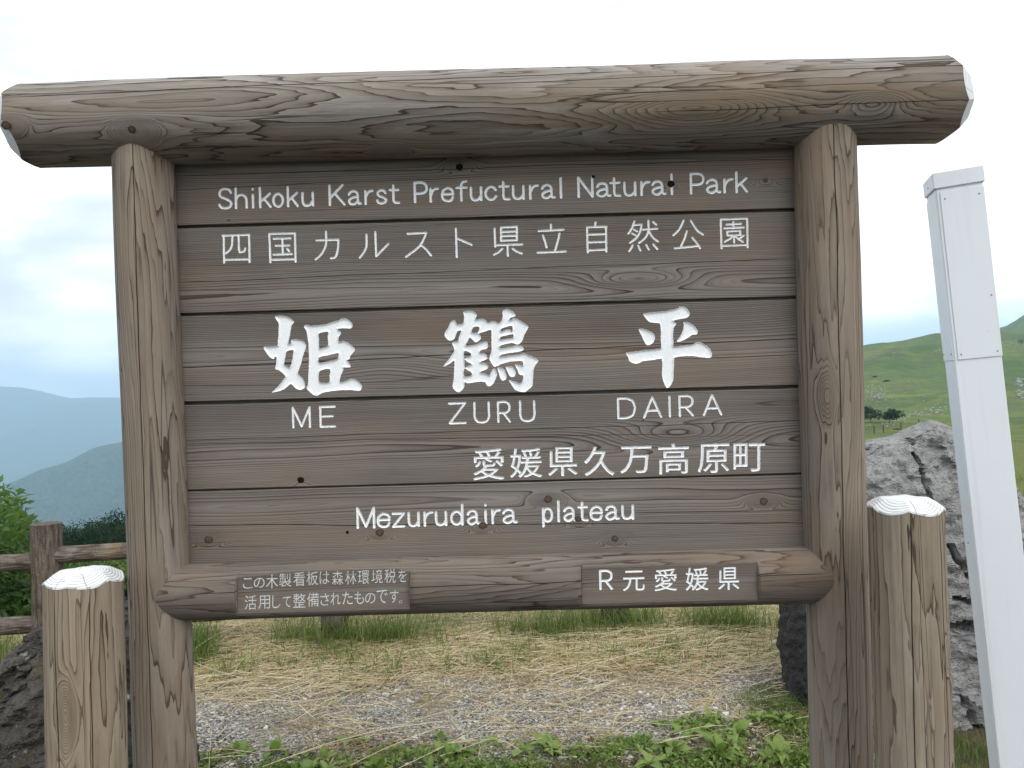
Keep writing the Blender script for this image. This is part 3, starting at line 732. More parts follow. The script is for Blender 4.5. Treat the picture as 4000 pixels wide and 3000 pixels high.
TSURU = [[(510, 130), (600, 105), (680, 115), (750, 170), (740, 220), (720, 270), (780, 262), (850, 248), (900, 270), (960, 320), (1010, 295), (1090, 300), (1120, 325), (1165, 320), (1200, 280), (1215, 200), (1208, 120), (1250, 85), (1300, 72), (1350, 100), (1410, 130), (1448, 180), (1430, 215), (1360, 235), (1335, 275), (1385, 270), (1405, 240), (1460, 245), (1540, 290), (1620, 340), (1680, 395), (1645, 470), (1605, 540), (1580, 620), (1545, 680), (1490, 718), (1430, 700), (1370, 690), (1250, 715), (1175, 735), (1170, 780), (1300, 770), (1400, 750), (1480, 732), (1550, 740), (1595, 790), (1570, 830), (1480, 850), (1300, 875), (1185, 905), (1180, 935), (1350, 915), (1520, 895), (1590, 868), (1700, 910), (1790, 950), (1860, 1005), (1810, 1080), (1775, 1160), (1765, 1260), (1760, 1400), (1740, 1470), (1680, 1530), (1610, 1575), (1540, 1570), (1460, 1545), (1410, 1500), (1370, 1430), (1325, 1360), (1400, 1370), (1480, 1400), (1530, 1412), (1570, 1380), (1580, 1320), (1585, 1270), (1535, 1270), (1500, 1230), (1480, 1170), (1435, 1085), (1470, 1072), (1530, 1085), (1580, 1100), (1570, 1020), (1450, 1018), (1330, 1030), (1200, 1065), (1080, 1120), (1030, 1080), (985, 1000), (975, 950), (1010, 850), (1015, 740), (1010, 560), (1005, 450), (900, 485), (785, 520),
          (820, 560), (820, 610), (790, 650), (730, 675), (680, 640), (620, 590), (590, 650), (545, 735), (650, 730), (750, 705), (870, 665), (920, 658), (950, 690), (940, 780), (870, 805), (808, 830), (805, 870), (880, 870), (925, 910), (940, 965), (890, 1000), (820, 1025), (810, 1045), (890, 1050), (945, 1090), (955, 1140), (900, 1175), (830, 1200), (815, 1225), (900, 1235), (965, 1270), (1000, 1230), (1030, 1170), (1065, 1140), (1095, 1180), (1115, 1240), (1100, 1310), (1060, 1400), (1020, 1450), (960, 1472), (915, 1430), (895, 1390), (780, 1390), (650, 1405), (580, 1418), (530, 1395), (525, 1480), (490, 1530), (440, 1572), (380, 1565), (320, 1500), (315, 1430), (335, 1330), (340, 1180), (345, 1010), (280, 1050), (200, 1095), (145, 1120), (180, 1060), (240, 990), (300, 900), (345, 815), (320, 740), (300, 690), (350, 662), (412, 655), (425, 590), (450, 520), (470, 465), (400, 480), (370, 560), (340, 620), (280, 648), (220, 630), (170, 560), (175, 500), (230, 420), (270, 320), (340, 270), (380, 320), (400, 350), (500, 335), (515, 270), (520, 200)],
         [(1115, 1140), (1170, 1130), (1230, 1150), (1265, 1210), (1285, 1290), (1270, 1350), (1220, 1370), (1180, 1340), (1150, 1250)], [(1270, 1120), (1370, 1105), (1430, 1160), (1450, 1230), (1430, 1290), (1380, 1305), (1330, 1270), (1300, 1200)]]
TSURU_H = [[(680, 410), (740, 395), (795, 400), (790, 450), (760, 500), (700, 505), (655, 490)], [(522, 840), (570, 840), (635, 865), (635, 920), (560, 950), (522, 970)],
           [(530, 990), (580, 1030), (650, 1060), (640, 1080), (570, 1110), (530, 1130)], [(525, 1150), (600, 1190), (650, 1220), (650, 1275), (525, 1290)],
           [(1180, 440), (1280, 400), (1390, 385), (1385, 490), (1350, 450), (1300, 440), (1240, 470), (1185, 480)], [(1180, 580), (1300, 550), (1400, 530), (1400, 595), (1290, 610), (1175, 630)]]
TAIRA = [[(483, 220), (560, 200), (800, 175), (1000, 145), (1145, 105), (1165, 75), (1250, 80), (1310, 130), (1348, 200), (1335, 250), (1300, 290), (1180, 310), (1050, 345), (1105, 395), (1060, 450), (1045, 530), (1040, 640), (1048, 740), (1050, 820), (1200, 805), (1400, 780), (1470, 740), (1560, 745), (1650, 800), (1720, 860), (1755, 940), (1750, 1010), (1700, 1035), (1600, 1025), (1400, 1000), (1200, 1005), (1065, 1030), (1060, 1150), (1050, 1300), (1045, 1430), (1000, 1530), (940, 1595), (890, 1540), (850, 1440), (835, 1350), (838, 1200), (828, 1050), (700, 1070), (500, 1090), (430, 1120), (350, 1143), (240, 1100), (200, 1010), (168, 935), (250, 925), (500, 890), (750, 865), (820, 845), (810, 700), (815, 560), (805, 460), (785, 390), (640, 380), (560, 330)],
         [(400, 510), (460, 488), (540, 505), (640, 550), (695, 600), (705, 660), (680, 740), (620, 790), (560, 795), (520, 760), (470, 650)], [(1225, 370), (1290, 365), (1380, 400), (1460, 470), (1500, 540), (1470, 600), (1400, 605), (1300, 670), (1200, 720), (1105, 738), (1130, 690), (1190, 600), (1230, 480), (1240, 420)]]
g3 = [outline(HIME, HIME_H, 1000, 1200, 4.609), outline(TSURU, TSURU_H, 1700, 1190, 4.609), outline(TAIRA, [], 2410, 1180, 4.74)]
def bl(pts, x): return float(np.interp(x, [p[0] for p in pts], [p[1] for p in pts]))
BB = [(1146, 1669), (1757, 1653), (2416, 1634), (2850, 1617)]
g4 = []
for grp in ([('M', 1146, 1211), ('E', 1253, 1309)], [('Z', 1757, 1819), ('U', 1855, 1911), ('R', 1947, 1992), ('U', 2033.6, 2088.6)], [('D', 2416, 2480), ('A', 2517, 2582.5), ('I', 2609, 2625), ('R', 2656, 2707), ('A', 2750, 2817.5)]):
    x0, x1 = grp[0][1], grp[-1][2]; g4 += latin(grp, ((x0, bl(BB, x0)), (x1, bl(BB, x1))), 77, 4.3)
town = font([('愛', 205, 375, 1038, 1210), ('媛', 405, 578, 1035, 1198), ('県', 610, 768, 1030, 1190), ('久', 805, 968, 1025, 1188), ('万', 1000, 1168, 1025, 1175), ('高', 1205, 1370, 1010, 1178), ('原', 1418, 1588, 1012, 1172), ('町', 1612, 1782, 1008, 1165)], 1700, 1000, 1.3825, .0004)
g5 = latin([('M', 1398, 1462), ('e', 1477, 1523), ('z', 1536, 1579), ('u', 1598, 1636), ('r', 1660, 1689), ('u', 1705, 1743), ('d', 1764, 1807), ('a', 1828, 1874), ('i', 1890, 1906), ('r', 1925, 1953), ('a', 1967, 2018),
            ('p', 2123, 2157), ('l', 2175, 2191), ('a', 2205, 2251.6), ('t', 2262, 2295), ('e', 2309, 2352), ('a', 2369, 2417), ('u', 2433, 2473)], ((1398, 2061), (2473, 2025)), 76, 5.0)

cz_ = [(zj[i] + zj[i + 1]) / 2 for i in range(5)]
pw = dict(log=False, tone=1.10, contrast=1.8, K=19, along=.9, across=8, zig=.05, checks=.55, greyness=.75, grey=(.262, .243, .224))
PL = dict(light=(.285, .242, .202), mid=(.195, .162, .134), dark=(.036, .028, .023), l2=.6, brown=(.140, .112, .090))
WP = [wood('plank_wood_1', 'x', 1, v0=.045, w0=.030, knots=[kn(1795, 652, cz_[0], .3), kn(2620, 718, cz_[0], .25), kn(2990, 705, cz_[0], .3)], cracks=[crk((700, 690), (3090, 625), .0010, cz_[0]), crk((700, 745), (1900, 690), .0009, cz_[0])], **{**pw, **PL, 'light': (.31, .225, .15), 'warm': .9}),
      wood('plank_wood_2', 'x', 2, v0=-.06, w0=.035, knots=[kn(2500, 1090, cz_[1], .4, .12, .02)], cracks=[crk((715, 1103), (3100, 1010), .0009, cz_[1]), crk((715, 1135), (1700, 1120), .0008, cz_[1])], **{**pw, **PL}),
      wood('plank_wood_3', 'x', 3, v0=.0, w0=.05, knots=[kn(1500, 1440, cz_[2], .2, .15, .03)], cracks=[crk((708, 1437), (3112, 1322), .0013, cz_[2]), crk((2600, 1405), (3115, 1385), .0008, cz_[2])], **{**pw, **PL}),
      wood('plank_wood_4', 'x', 4, v0=-.02, w0=.03, knots=[kn(1175, 1875, cz_[3], .2), kn(2650, 1700, cz_[3], .5, .16, .03)], cracks=[crk((716, 1720), (3125, 1640), .0009, cz_[3]), crk((720, 1735), (2700, 1690), .0007, cz_[3])], **{**pw, **PL}),
      wood('plank_wood_5', 'x', 6, v0=.07, w0=.04, knots=[kn(2140, 1949, cz_[4]), kn(1484, 2079, cz_[4]), kn(1885, 2052, cz_[4]), kn(2257, 2027, cz_[4]), kn(2402, 2103, cz_[4]), kn(2980, 1957, cz_[4]), kn(815, 2107, cz_[4])], cracks=[crk((722, 2050), (3145, 2040), .0012, cz_[4]), crk((1700, 2018), (3140, 1990), .0007, cz_[4])], **{**pw, **PL})]
CONT = [[('white carved line reading Shikoku Karst Prefuctural Natural Park', g1, .0034, M_LET)],
        [('white carved line of Japanese characters, 四国カルスト県立自然公園', g2, .0034, M_LET)],
        [('three large white brush-style characters, 姫鶴平', g3, .0045, M_LETB)],
        [('white carved capitals ME ZURU DAIRA', g4, .0032, M_LET), ('white carved Japanese line 愛媛県久万高原町', town, .003, M_LET)],
        [('white carved line reading Mezurudaira plateau', g5, .0034, M_LET)]]
PN = ['topmost plank with orange-brown streaks and the English park name', 'second plank with a row of small Japanese characters', 'middle plank with three large brushed characters', 'fourth plank with spaced capitals and a Japanese line', 'lowest plank with many small knots']
gaps = [0.0, .0040, .0042, .0042, .0024, 0.0]
planks = []
for i in range(5):
    p = carved_panel('plank', PX0, PX1, zj[i + 1] + gaps[i + 1], zj[i] - gaps[i], SY + (.0, .0008, -.0006, .0005, .0002)[i], .032, CONT[i], WP[i], None, sign, .00028, rng, tongue=(i > 0))
    p['label'] = PN[i]; planks.append(p)
m, h = material('knot_wood')
at_ = h.n('ShaderNodeAttribute', attribute_name='tint')
cr = h.n('ShaderNodeValToRGB'); h.L.new(at_.outputs['Fac'], cr.inputs[0]); el = cr.color_ramp.elements
el.new(.3); el.new(.6); el.new(.8)
for e, (p, c) in zip(el, [(0, (.004, .003, .003)), (.3, (.05, .032, .022)), (.55, (.11, .075, .05)), (.75, (.03, .02, .014)), (1, (.17, .135, .105))]): e.position = p; e.color = (*c, 1)
finish(h, cr.outputs[0], .8, h.bump(h.noise(h.obj, 500, 3), .6, .001), .2); M_KNOT = m
def knot(parent, px, py, rpx, hole=False, Y=SY, seed=0, name='knot'):
    c = at(px, py, Y); r0 = rpx / F_PX * Y; V, T, Fc = [], [], []; n = 20
    for k, fr in enumerate((0.02, .35, .6, .8, 1.0)):
        for a in range(n):
            th = 2 * math.pi * a / n; q = r0 * fr * (1 + .22 * mnoise.noise(Vector((math.cos(th) * 1.5, math.sin(th) * 1.5, seed + px))))
            V.append((q * math.cos(th) * 1.15, -.0012 + .0008 * fr + (0 if fr < 1 else .0004), q * math.sin(th)))
            T.append((0. if fr < .85 else .02) if hole else (.5, .56, .6, .74, 1.)[k] + .08 * mnoise.noise(Vector((px, th * 2, 2))))
    for k in range(4):
        for a in range(n): Fc.append([k * n + a, (k + 1) * n + a, (k + 1) * n + (a + 1) % n, k * n + (a + 1) % n])
    Fc.append(list(range(n)))
    o = mesh(name, V, Fc, M_KNOT, parent, attr=T)
    o.location = Vector(c) - Vector(parent.location); return o
for pi_, lst in {0: [(1795, 652, 13, 1), (2621, 718, 13, 1), (2318, 690, 6, 1), (2990, 705, 9, 0), (893, 860, 3, 1)], 3: [(1175, 1875, 12, 1), (2512, 1642, 4, 0)],
                 4: [(2141, 1950, 15, 0), (1484, 2080, 15, 0), (1886, 2053, 14, 0), (2258, 2027, 12, 0), (2402, 2103, 13, 0), (2982, 1958, 15, 0), (815, 2107, 16, 0), (1357, 2079, 6, 1)]}.items():
    for (kx, ky, kr, ho) in lst: knot(planks[pi_], kx, ky, kr, bool(ho), SY - .0002)

# posts, beam, rail
AX = 1.77; KX = AX / 1.83        # the logs' axes lie a little in front of the planks
RP = .0680
def wpost(name, pa, pb, R, mat, label, seed):
    A, B = at(*pa, AX), at(*pb, AX); tilt = math.atan2(A[0] - B[0], A[2] - B[2]); xb = B[0] - math.tan(tilt) * B[2]
    o = log_mesh(name, 0, 2.145 / math.cos(tilt), lambda t: R * (1.02 - .03 * t), 'z', mat, sign, loc=(xb, AX, 0), seed=seed, wob=.0018)
    o.rotation_euler = (0, tilt, 0); o['label'] = label; return o
lk = dict(log=True, contrast=1.3, blot=.45, grey=(.30, .275, .245), greyness=.75)
W_PL = wood('post_wood_1', 'z', 11, K=22, across=10, along=.8, light=(.335, .275, .205), mid=(.24, .192, .142), zig=.05, cracks=[(.0, .004, .0013, .2, 2.2), (-.034, -.006, .0009, .1, 2.1)], checks=.7, **lk)
W_PR = wood('post_wood_2', 'z', 12, K=19, across=11, along=.8, light=(.34, .28, .213), mid=(.245, .198, .15), zig=.06, cracks=[(-.012, .002, .0015, .1, 2.2), (.03, .008, .0008, .2, 1.9)], checks=.7, knots=[(1.48, -.035, .35, .05, .014)], **lk)
pL = wpost('post', (311 * 1.8083, 360 * 1.8083), (356 * 1.8083, 1600 * 1.8083), RP * .985, W_PL, 'post at the left end of the sign', 3)
pR = wpost('post', (1782 * 1.8083, 330 * 1.8083), (1816 * 1.8083, 1600 * 1.8083), RP * 1.02, W_PR, 'post at the right end of the sign', 9)
def bk(px, py, Y0, amp, su, sv):
    c = at(px, py, Y0 * 1.77 / 1.83); return (c[0], c[2] - (1.5 + .6835 * 1.77 / 1.83), amp, su, sv)
BK = [bk(515, 505, 1.733, 1.1, .034, .018), bk(24, 490, 1.735, .8, .034, .016), bk(1512, 586, 1.76, .7, .03, .013), bk(2720, 415, 1.73, .45, .15, .028), bk(3420, 400, 1.733, .3, .06, .02)]
W_B = wood('beam_wood', 'x', 21, K=20, across=8.5, along=1.1, light=(.33, .272, .195), mid=(.235, .19, .137), grey=(.39, .37, .345), greyness=.7, top_grey=.9, zig=.05, contrast=1.5, checks=.8, blot=.75, dark=(.045, .028, .018),
           knots=BK,
           cracks=[(.052, .018, .0014, -1.12, .3), (.034, .012, .0012, -.1, 1.1), (-.005, .012, .0008, .1, 1.1), (-.045, .01, .0009, .3, 1.05)])
BX0, BX1, BZ, BR = -1.185 * KX, 1.095 * KX, 1.5 + .6835 * KX, .1 * KX
def beam_end(sgn, seed):
    return facet_end(BR, .03, .3, 7, 1.15, seed, flat_r=.62)
def build_beam():
    n = 144; V, Fc = [], []; hgs = {-1: beam_end(-1, 5), 1: beam_end(1, 8)}
    rad = lambda u, a: BR * (.985 + .03 * (u - BX0) / (BX1 - BX0)) + .004 * mnoise.noise(Vector((u * 1.8, math.cos(a) * 1.2, math.sin(a) * 1.2))) + .0012 * mnoise.noise(Vector((u * 5, math.cos(a) * 6, math.sin(a) * 6)))
    us = [BX0 + .09 + (BX1 - BX0 - .18) * i / 110 for i in range(111)]
    rows = []
    for u_ in us: rows.append([(u_, rad(u_, 2 * math.pi * k / n) * math.cos(2 * math.pi * k / n), rad(u_, 2 * math.pi * k / n) * math.sin(2 * math.pi * k / n)) for k in range(n)])
    def rim(sg):
        U = BX1 if sg > 0 else BX0; out = []
        for k in range(n):
            a = 2 * math.pi * k / n; q = rad(U, a); yy_, zz_ = q * math.cos(a), q * math.sin(a); out.append((U + sg * hgs[sg](yy_, zz_), yy_, zz_))
        return out
    rows = [rim(-1)] + rows + [rim(1)]
    for rw in rows: V += rw
    for i in range(len(rows) - 1):
        for k in range(n): Fc.append([i * n + k, (i + 1) * n + k, (i + 1) * n + (k + 1) % n, i * n + (k + 1) % n][::-1])
    b = mesh('top_beam', V, Fc, W_B, sign, smooth=True, loc=(0, AX, BZ)); b['label'] = 'thick rounded log beam across the top of the sign'
    for sg in (-1, 1):
        U = BX1 if sg > 0 else BX0; V, Fc = [], []; nr = 24
        for i in range(nr + 1):
            for k in range(n):
                a = 2 * math.pi * k / n; q = (rad(U, a) + .0005) * max(i / nr, .001); yy_, zz_ = q * math.cos(a), q * math.sin(a)
                V.append((yy_, zz_, hgs[sg](yy_, zz_) + .0008))
        for i in range(nr):
            for k in range(n): Fc.append([i * n + k, (i + 1) * n + k, (i + 1) * n + (k + 1) % n, i * n + (k + 1) % n])
        e = mesh('painted_end', V, Fc, M_END, b)
        e.matrix_local = Matrix(((0, 0, sg, U), (1, 0, 0, 0), (0, 1, 0, 0), (0, 0, 0, 1)))
    for (kx, ky, kr, Y0) in ((515, 505, 15, 1.733), (24, 490, 17, 1.735), (1512, 586, 12, 1.76)):
        c = at(kx, ky, Y0 * KX); dy = -math.sqrt(max(.0001, (BR + .001) ** 2 - (c[2] - BZ) ** 2)); k = knot(b, kx, ky, kr, False, AX + dy - .001)
        k.rotation_euler = (-math.asin(max(-1, min(1, (c[2] - BZ) / BR))), 0, 0)
    return b
beam = build_beam()
RY, RZ, RR = 1.770, 1.5 - .4515 * KX, .066 * KX
W_R = wood('rail_wood', 'x', 31, K=22, across=10, along=.8, blot=.6, light=(.255, .213, .168), mid=(.175, .144, .112), grey=(.27, .25, .228), brown=(.125, .096, .072), greyness=.6, top_grey=.35, zig=.05, contrast=1.3, checks=.9, cracks=[(.012, .004, .0011, -.75, .7), (-.03, .003, .0008, -.5, .6)])
rec = [(-.659 * KX, -.252 * KX), (.146 * KX, .560 * KX)]
xs = []
rail = log_mesh('bottom_rail', -.868 * KX, .768 * KX, lambda t: RR, 'x', W_R, sign, loc=(0, RY, RZ), nlen=80, seed=6, wob=.0008,
                clip=lambda uu: .0450 if any(a + .0005 < uu < b - .0005 for a, b in rec) else None, cuts=[q for a, b in rec for q in (a, a + .001, b - .001, b)])
rail['label'] = 'rounded log rail under the planks with two flat carved recesses'
PY = RY - .0482
W_RP = wood('recess_wood', 'x', 33, log=False, K=26, along=.9, across=8, zig=.04, v0=.0, w0=.02, greyness=.6, light=(.26, .215, .17), mid=(.18, .145, .113), dark=(.06, .043, .033), checks=.4, contrast=1.2)
small = font([('こ', 145, 255, 168, 292), ('の', 270, 395, 165, 285), ('木', 410, 548, 125, 290), ('製', 562, 702, 115, 272), ('看', 725, 860, 100, 262), ('板', 878, 1010, 92, 252), ('は', 1028, 1140, 90, 240), ('森', 1172, 1300, 88, 250), ('林', 1322, 1450, 85, 245), ('環', 1470, 1600, 80, 242), ('境', 1625, 1755, 70, 232), ('税', 1775, 1905, 65, 228), ('を', 1935, 2030, 75, 218),
              ('活', 165, 300, 368, 535), ('用', 322, 458, 368, 525), ('し', 482, 578, 370, 518), ('て', 603, 700, 380, 505), ('整', 722, 865, 345, 512), ('備', 885, 1020, 335, 500), ('さ', 1035, 1140, 345, 488), ('れ', 1155, 1270, 335, 480), ('た', 1290, 1410, 325, 475), ('も', 1428, 1540, 325, 470), ('の', 1552, 1670, 338, 465), ('で', 1685, 1810, 300, 462), ('す', 1838, 1938, 308, 455), ('。', 1940, 1980, 425, 462)], 900, 2200, 2.949, .0)
rgt = [('strokes', s[1], 4.6) for s in latin([('R', 2346, 2390)], ((2346, 2300), (2390, 2299)), 70, 4.6)] + font([('元', 738, 855, 38, 150), ('愛', 908, 1030, 28, 150), ('媛', 1077, 1200, 22, 148), ('県', 1252, 1366, 20, 145)], 1900, 2200, 1.3825, .0003)
for (a, b), lab, gl, pm in ((rec[0], 'two lines of small thinly painted Japanese text', small, M_LETT), (rec[1], 'white carved text R元愛媛県', rgt, M_LET)):
    q = carved_panel('recess_panel', a + .0015, b - .0015, RZ - .0412, RZ + .0412, PY, .004, [(lab, gl, .0016, pm)], W_RP, None, sign, .00012, rng, tongue=False, bev=.0006)
    q['label'] = 'flat recess in the rail with ' + lab
base = Vector((-.05, AX, 0))
sign.location = base
for ch in sign.children: ch.location = Vector(ch.location) - base

# ================================================================== bollards
W_L1 = wood('bollard_wood_1', 'z', 41, K=24, across=9, along=.7, light=(.40, .318, .215), mid=(.30, .235, .16), grey=(.36, .315, .25), greyness=.6, zig=.05, contrast=1.5, blot=.4, tone=1.05, cracks=[(-.005, -.01, .0014, .1, 1.17), (-.055, 0, .001, .1, 1.1), (.045, .0, .0009, .2, 1.16)], checks=.7, knots=[(.90, .002, -.55, .055, .014), (.72, .015, .25, .03, .012)])
W_L2 = wood('bollard_wood_2', 'z', 43, K=14, across=8, along=.9, light=(.39, .315, .22), mid=(.29, .232, .162), grey=(.355, .315, .26), greyness=.45, zig=.10, contrast=1.4, blot=.4, tone=1.05, cracks=[(-.04, .012, .0013, .1, 1.27), (.045, -.01, .0012, .2, 1.27), (-.012, .0, .0006, .2, 1.25)], checks=.7, knots=[(.97, .052, .35, .035, .012)])
bollard('log bollard with white-painted top standing beside the left sign post', -.884, 1.55, 1.166, .0728, 2, W_L1, -1.9, 0)
bollard('taller log bollard with white-painted top between the right sign post and the white post', .792, 1.55, 1.267, .0715, 7, W_L2, -1.35, 0)

# ================================================================== white post
m, h = material('white_sheet_metal')
nn = h.noise(h.obj, 3, 3); st = h.noise(h.vm('MULTIPLY', h.obj, (40, 40, 3)), 1, 4, .6)
sc_ = h.mr(h.noise(h.vm('MULTIPLY', h.obj, (5, 5, 30)), 1, 5, .7), .70, .75, 0, .25)
c = h.mix(h.mr(nn, .3, .7), (.84, .86, .89), (.80, .82, .85)); c = h.mix(h.mr(st, .55, .8, 0, .12), c, (.5, .5, .48)); c = h.mix(sc_, c, (.45, .46, .42)); drip = h.noise(h.vm('MULTIPLY', h.obj, (70, 70, 1.6)), 1, 3, .6); c = h.mix(h.mr(drip, .6, .75, 0, .22), c, (.50, .48, .42)); c = h.mix(h.mr(h.noise(h.obj, 90, 2), .80, .83, 0, .5), c, (.35, .34, .30))
finish(h, c, .38, h.bump(nn, .15, .003), .4); M_WHITE = m
m, h = material('screw_grey'); finish(h, (.12, .12, .12), .5); M_SCREW = m
YP = 1.80
A, B = at(3722, 712, YP), at(3841, 1787, YP)
dirv = Vector(B - A).normalized(); wp = empty('marker_post', (0, 0, 0)); tag(wp, 'tall leaning white square metal post with a cap, beside the grey boulder', 'post')
tz = -dirv; rotq = tz.to_track_quat('Z', 'Y')
rotm = Matrix.Rotation(R_(-14), 4, tz)
ax = Vector((1, 0, 0)); ax = (ax - tz * ax.dot(tz)).normalized(); ay = tz.cross(ax)
top3 = Vector(A); L = top3.z / tz.z
foot = top3 - tz * L
M = Matrix(((ax.x, ay.x, tz.x, foot.x), (ax.y, ay.y, tz.y, foot.y), (ax.z, ay.z, tz.z, foot.z), (0, 0, 0, 1))) @ Matrix.Rotation(R_(-18), 4, 'Z')
wp.matrix_world = M
hw = .0485
box('shaft', (-hw, -hw, -.03), (hw, hw, L - .005), M_WHITE, wp, .002)
tz0 = L - (1392 - 690) / 1103.4 * (A - B)[2] / tz.z - .003
for nm, lo, hi in (('cover_sheet', (-hw + .008, -hw - .0022, tz0), (hw + .001, -hw - .0002, L - .028)), ('cover_sheet', (-hw - .0022, -hw + .002, tz0), (-hw - .0002, hw - .001, L - .032))):
    s = box(nm, lo, hi, M_WHITE, wp, .0004)
cap_ = box('cap', (-hw - .0045, -hw - .0045, L - .019), (hw + .0045, hw + .0045, L + .018), M_WHITE, wp, .0015)
def screw(x, y, z, side):
    bm = bmesh.new(); bmesh.ops.create_cone(bm, cap_ends=True, segments=10, radius1=.0017, radius2=.0012, depth=.0016)
    me = bpy.data.meshes.new('screw'); bm.to_mesh(me); bm.free(); me.materials.append(M_SCREW)
    o = bpy.data.objects.new('screw', me); COL.objects.link(o); o.parent = wp; o.location = (x, y, z); o.rotation_euler = (R_(90), 0, 0) if side == 'f' else (0, R_(-90), 0)
for x, z in ((-hw + .017, L - .045), (hw - .01, L - .045), (-hw + .015, tz0 + .012), (hw - .008, tz0 + .012), (hw - .008, L - .28)): screw(x, -hw - .003, z, 'f')
for y, z in ((-hw + .012, tz0 + .015), (hw - .012, tz0 + .015), (0, L - .005)): screw(-hw - (.003 if z < L - .02 else .0052), y, z, 's')
screw(-hw - .0008, .01, L - .86, 's')

# ================================================================== rocks
def rockmat(name, c1, c2, dark, darkx=None, moss=None):
    m, h = material(name)
    n1 = h.noise(h.obj, 5, 5, .6); n2 = h.noise(h.obj, 40, 4, .65); v = h.vor(h.vm('ADD', h.obj, (0, 0, 0)), 26)
    v2 = h.vor(h.vm('MULTIPLY', h.obj, (1, 1, 1.7)), 70)
    c = h.mix(h.mr(n1, .35, .65), c1, c2); c = h.mix(h.mr(n2, .45, .7, 0, .5), c, tuple(q * .55 for q in c1))
    c = h.mix(h.mr(h.noise(h.obj, 11, 5, .7), .56, .68, 0, .8), c, dark)
    c = h.mix(h.mr(h.noise(h.obj, 16, 4, .7), .62, .7, 0, .6), c, (.42, .43, .43))
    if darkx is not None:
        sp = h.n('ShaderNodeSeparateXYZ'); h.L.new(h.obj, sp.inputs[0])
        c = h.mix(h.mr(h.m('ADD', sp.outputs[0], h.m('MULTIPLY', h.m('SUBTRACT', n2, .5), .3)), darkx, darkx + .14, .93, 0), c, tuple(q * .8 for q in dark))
    if moss: c = h.mix(h.mr(h.noise(h.obj, 6, 5, .7), .55, .65, 0, .7), c, moss)
    pit = h.m('ADD', h.m('MULTIPLY', h.mr(v.outputs['Distance'], 0, .5, 0, 1), .6), h.m('ADD', h.m('MULTIPLY', h.mr(v2.outputs['Distance'], 0, .45, 0, 1), .35), h.m('MULTIPLY', n2, .9)))
    finish(h, c, .9, h.bump(pit, 1.0, .02), .2); return m
def boulder(name, label, outline_px, Y, depth, mat, seed, amp=(.035, .016, .008), cracks=(), rows=200, cols=260, cat='boulder', yshift=0.):
    """outline_px: silhouette, lists (left, right) of (px, py) from the base to the peak, in photograph pixels, at distance Y"""
    Lp = [at(x, y, Y) for x, y in outline_px[0]]; Rp = [at(x, y, Y) for x, y in outline_px[1]]
    zt = max(Lp[-1][2], Rp[-1][2]); lx = lambda z: float(np.interp(z, [p[2] for p in Lp], [p[0] for p in Lp])); rx = lambda z: float(np.interp(z, [p[2] for p in Rp], [p[0] for p in Rp]))
    cx = (lx(0) + rx(0)) / 2; V, Fc = [], []
    ck = [([(at(x, y, Y - depth * .8)[0], at(x, y, Y - depth * .8)[2]) for x, y in c], w, dp) for c, w, dp in cracks]
    for i in range(rows + 1):
        z = -.12 + (zt + .12) * (1 - (1 - i / rows) ** 1.25)
        l, r = lx(max(z, 0)), rx(max(z, 0)); mx_, hx = (l + r) / 2, max((r - l) / 2, .012)
        if i == rows: hx = .004
        dd = depth * (1 - (max(z, 0) / zt) ** 2.6) ** .6 * .85 + .03 * min(1, (rows - i) / 10)
        for k in range(cols):
            a = 2 * math.pi * k / cols; ca, sa = math.cos(a), math.sin(a)
            p_ = .8; ex = math.copysign(abs(ca) ** p_, ca); ey = math.copysign(abs(sa) ** p_, sa)
            x, y = mx_ + hx * ex, Y + yshift + dd * ey
            q = Vector((x + seed, y, z)); big = mnoise.fractal(q * 2.1, 1, 2, 3); med = mnoise.fractal(q * 7, 1, 2, 3)
            ridg = 1 - abs(mnoise.noise(q * 9)) * 2; fine = mnoise.fractal(q * 28, 1, 2, 3)
            fac = abs(ey) ** .5 * min(1, (rows - i) / 30) + .12
            dsp = amp[0] * (big + .35 * ridg) * fac + amp[1] * med + amp[2] * fine
            cellv = mnoise.cell(Vector((x * 5 + med, y * 5, z * 6 + big))) * amp[1] * .5
            dsp += cellv * fac
            if sa < .2:
                for pts, w, dp in ck:
                    dm = 9
                    for s in range(len(pts) - 1):
                        (ax_, az_), (bx_, bz_) = pts[s], pts[s + 1]; ux, uz = bx_ - ax_, bz_ - az_
                        t = max(0, min(1, ((x - ax_) * ux + (z - az_) * uz) / (ux * ux + uz * uz))); dm = min(dm, math.hypot(x - ax_ - t * ux, z - az_ - t * uz))
                    ww = w * (.45 + 1.1 * abs(mnoise.noise(Vector((x * 12, z * 12, 4)))))
                    if dm < ww: dsp -= dp * (1 - (dm / ww) ** 2)
            V.append((x + dsp * ca - cx, y + dsp * sa * 1.3 - Y, z))
    for i in range(rows):
        for k in range(cols): Fc.append([i * cols + k, i * cols + (k + 1) % cols, (i + 1) * cols + (k + 1) % cols, (i + 1) * cols + k])
    Fc.append([rows * cols + k for k in range(cols)])
    o = mesh(name, V, Fc, mat, smooth=True, loc=(cx, Y, 0)); tag(o, label, cat)
    try: o.data.set_sharp_from_angle(angle=R_(38))
    except Exception: pass
    return o
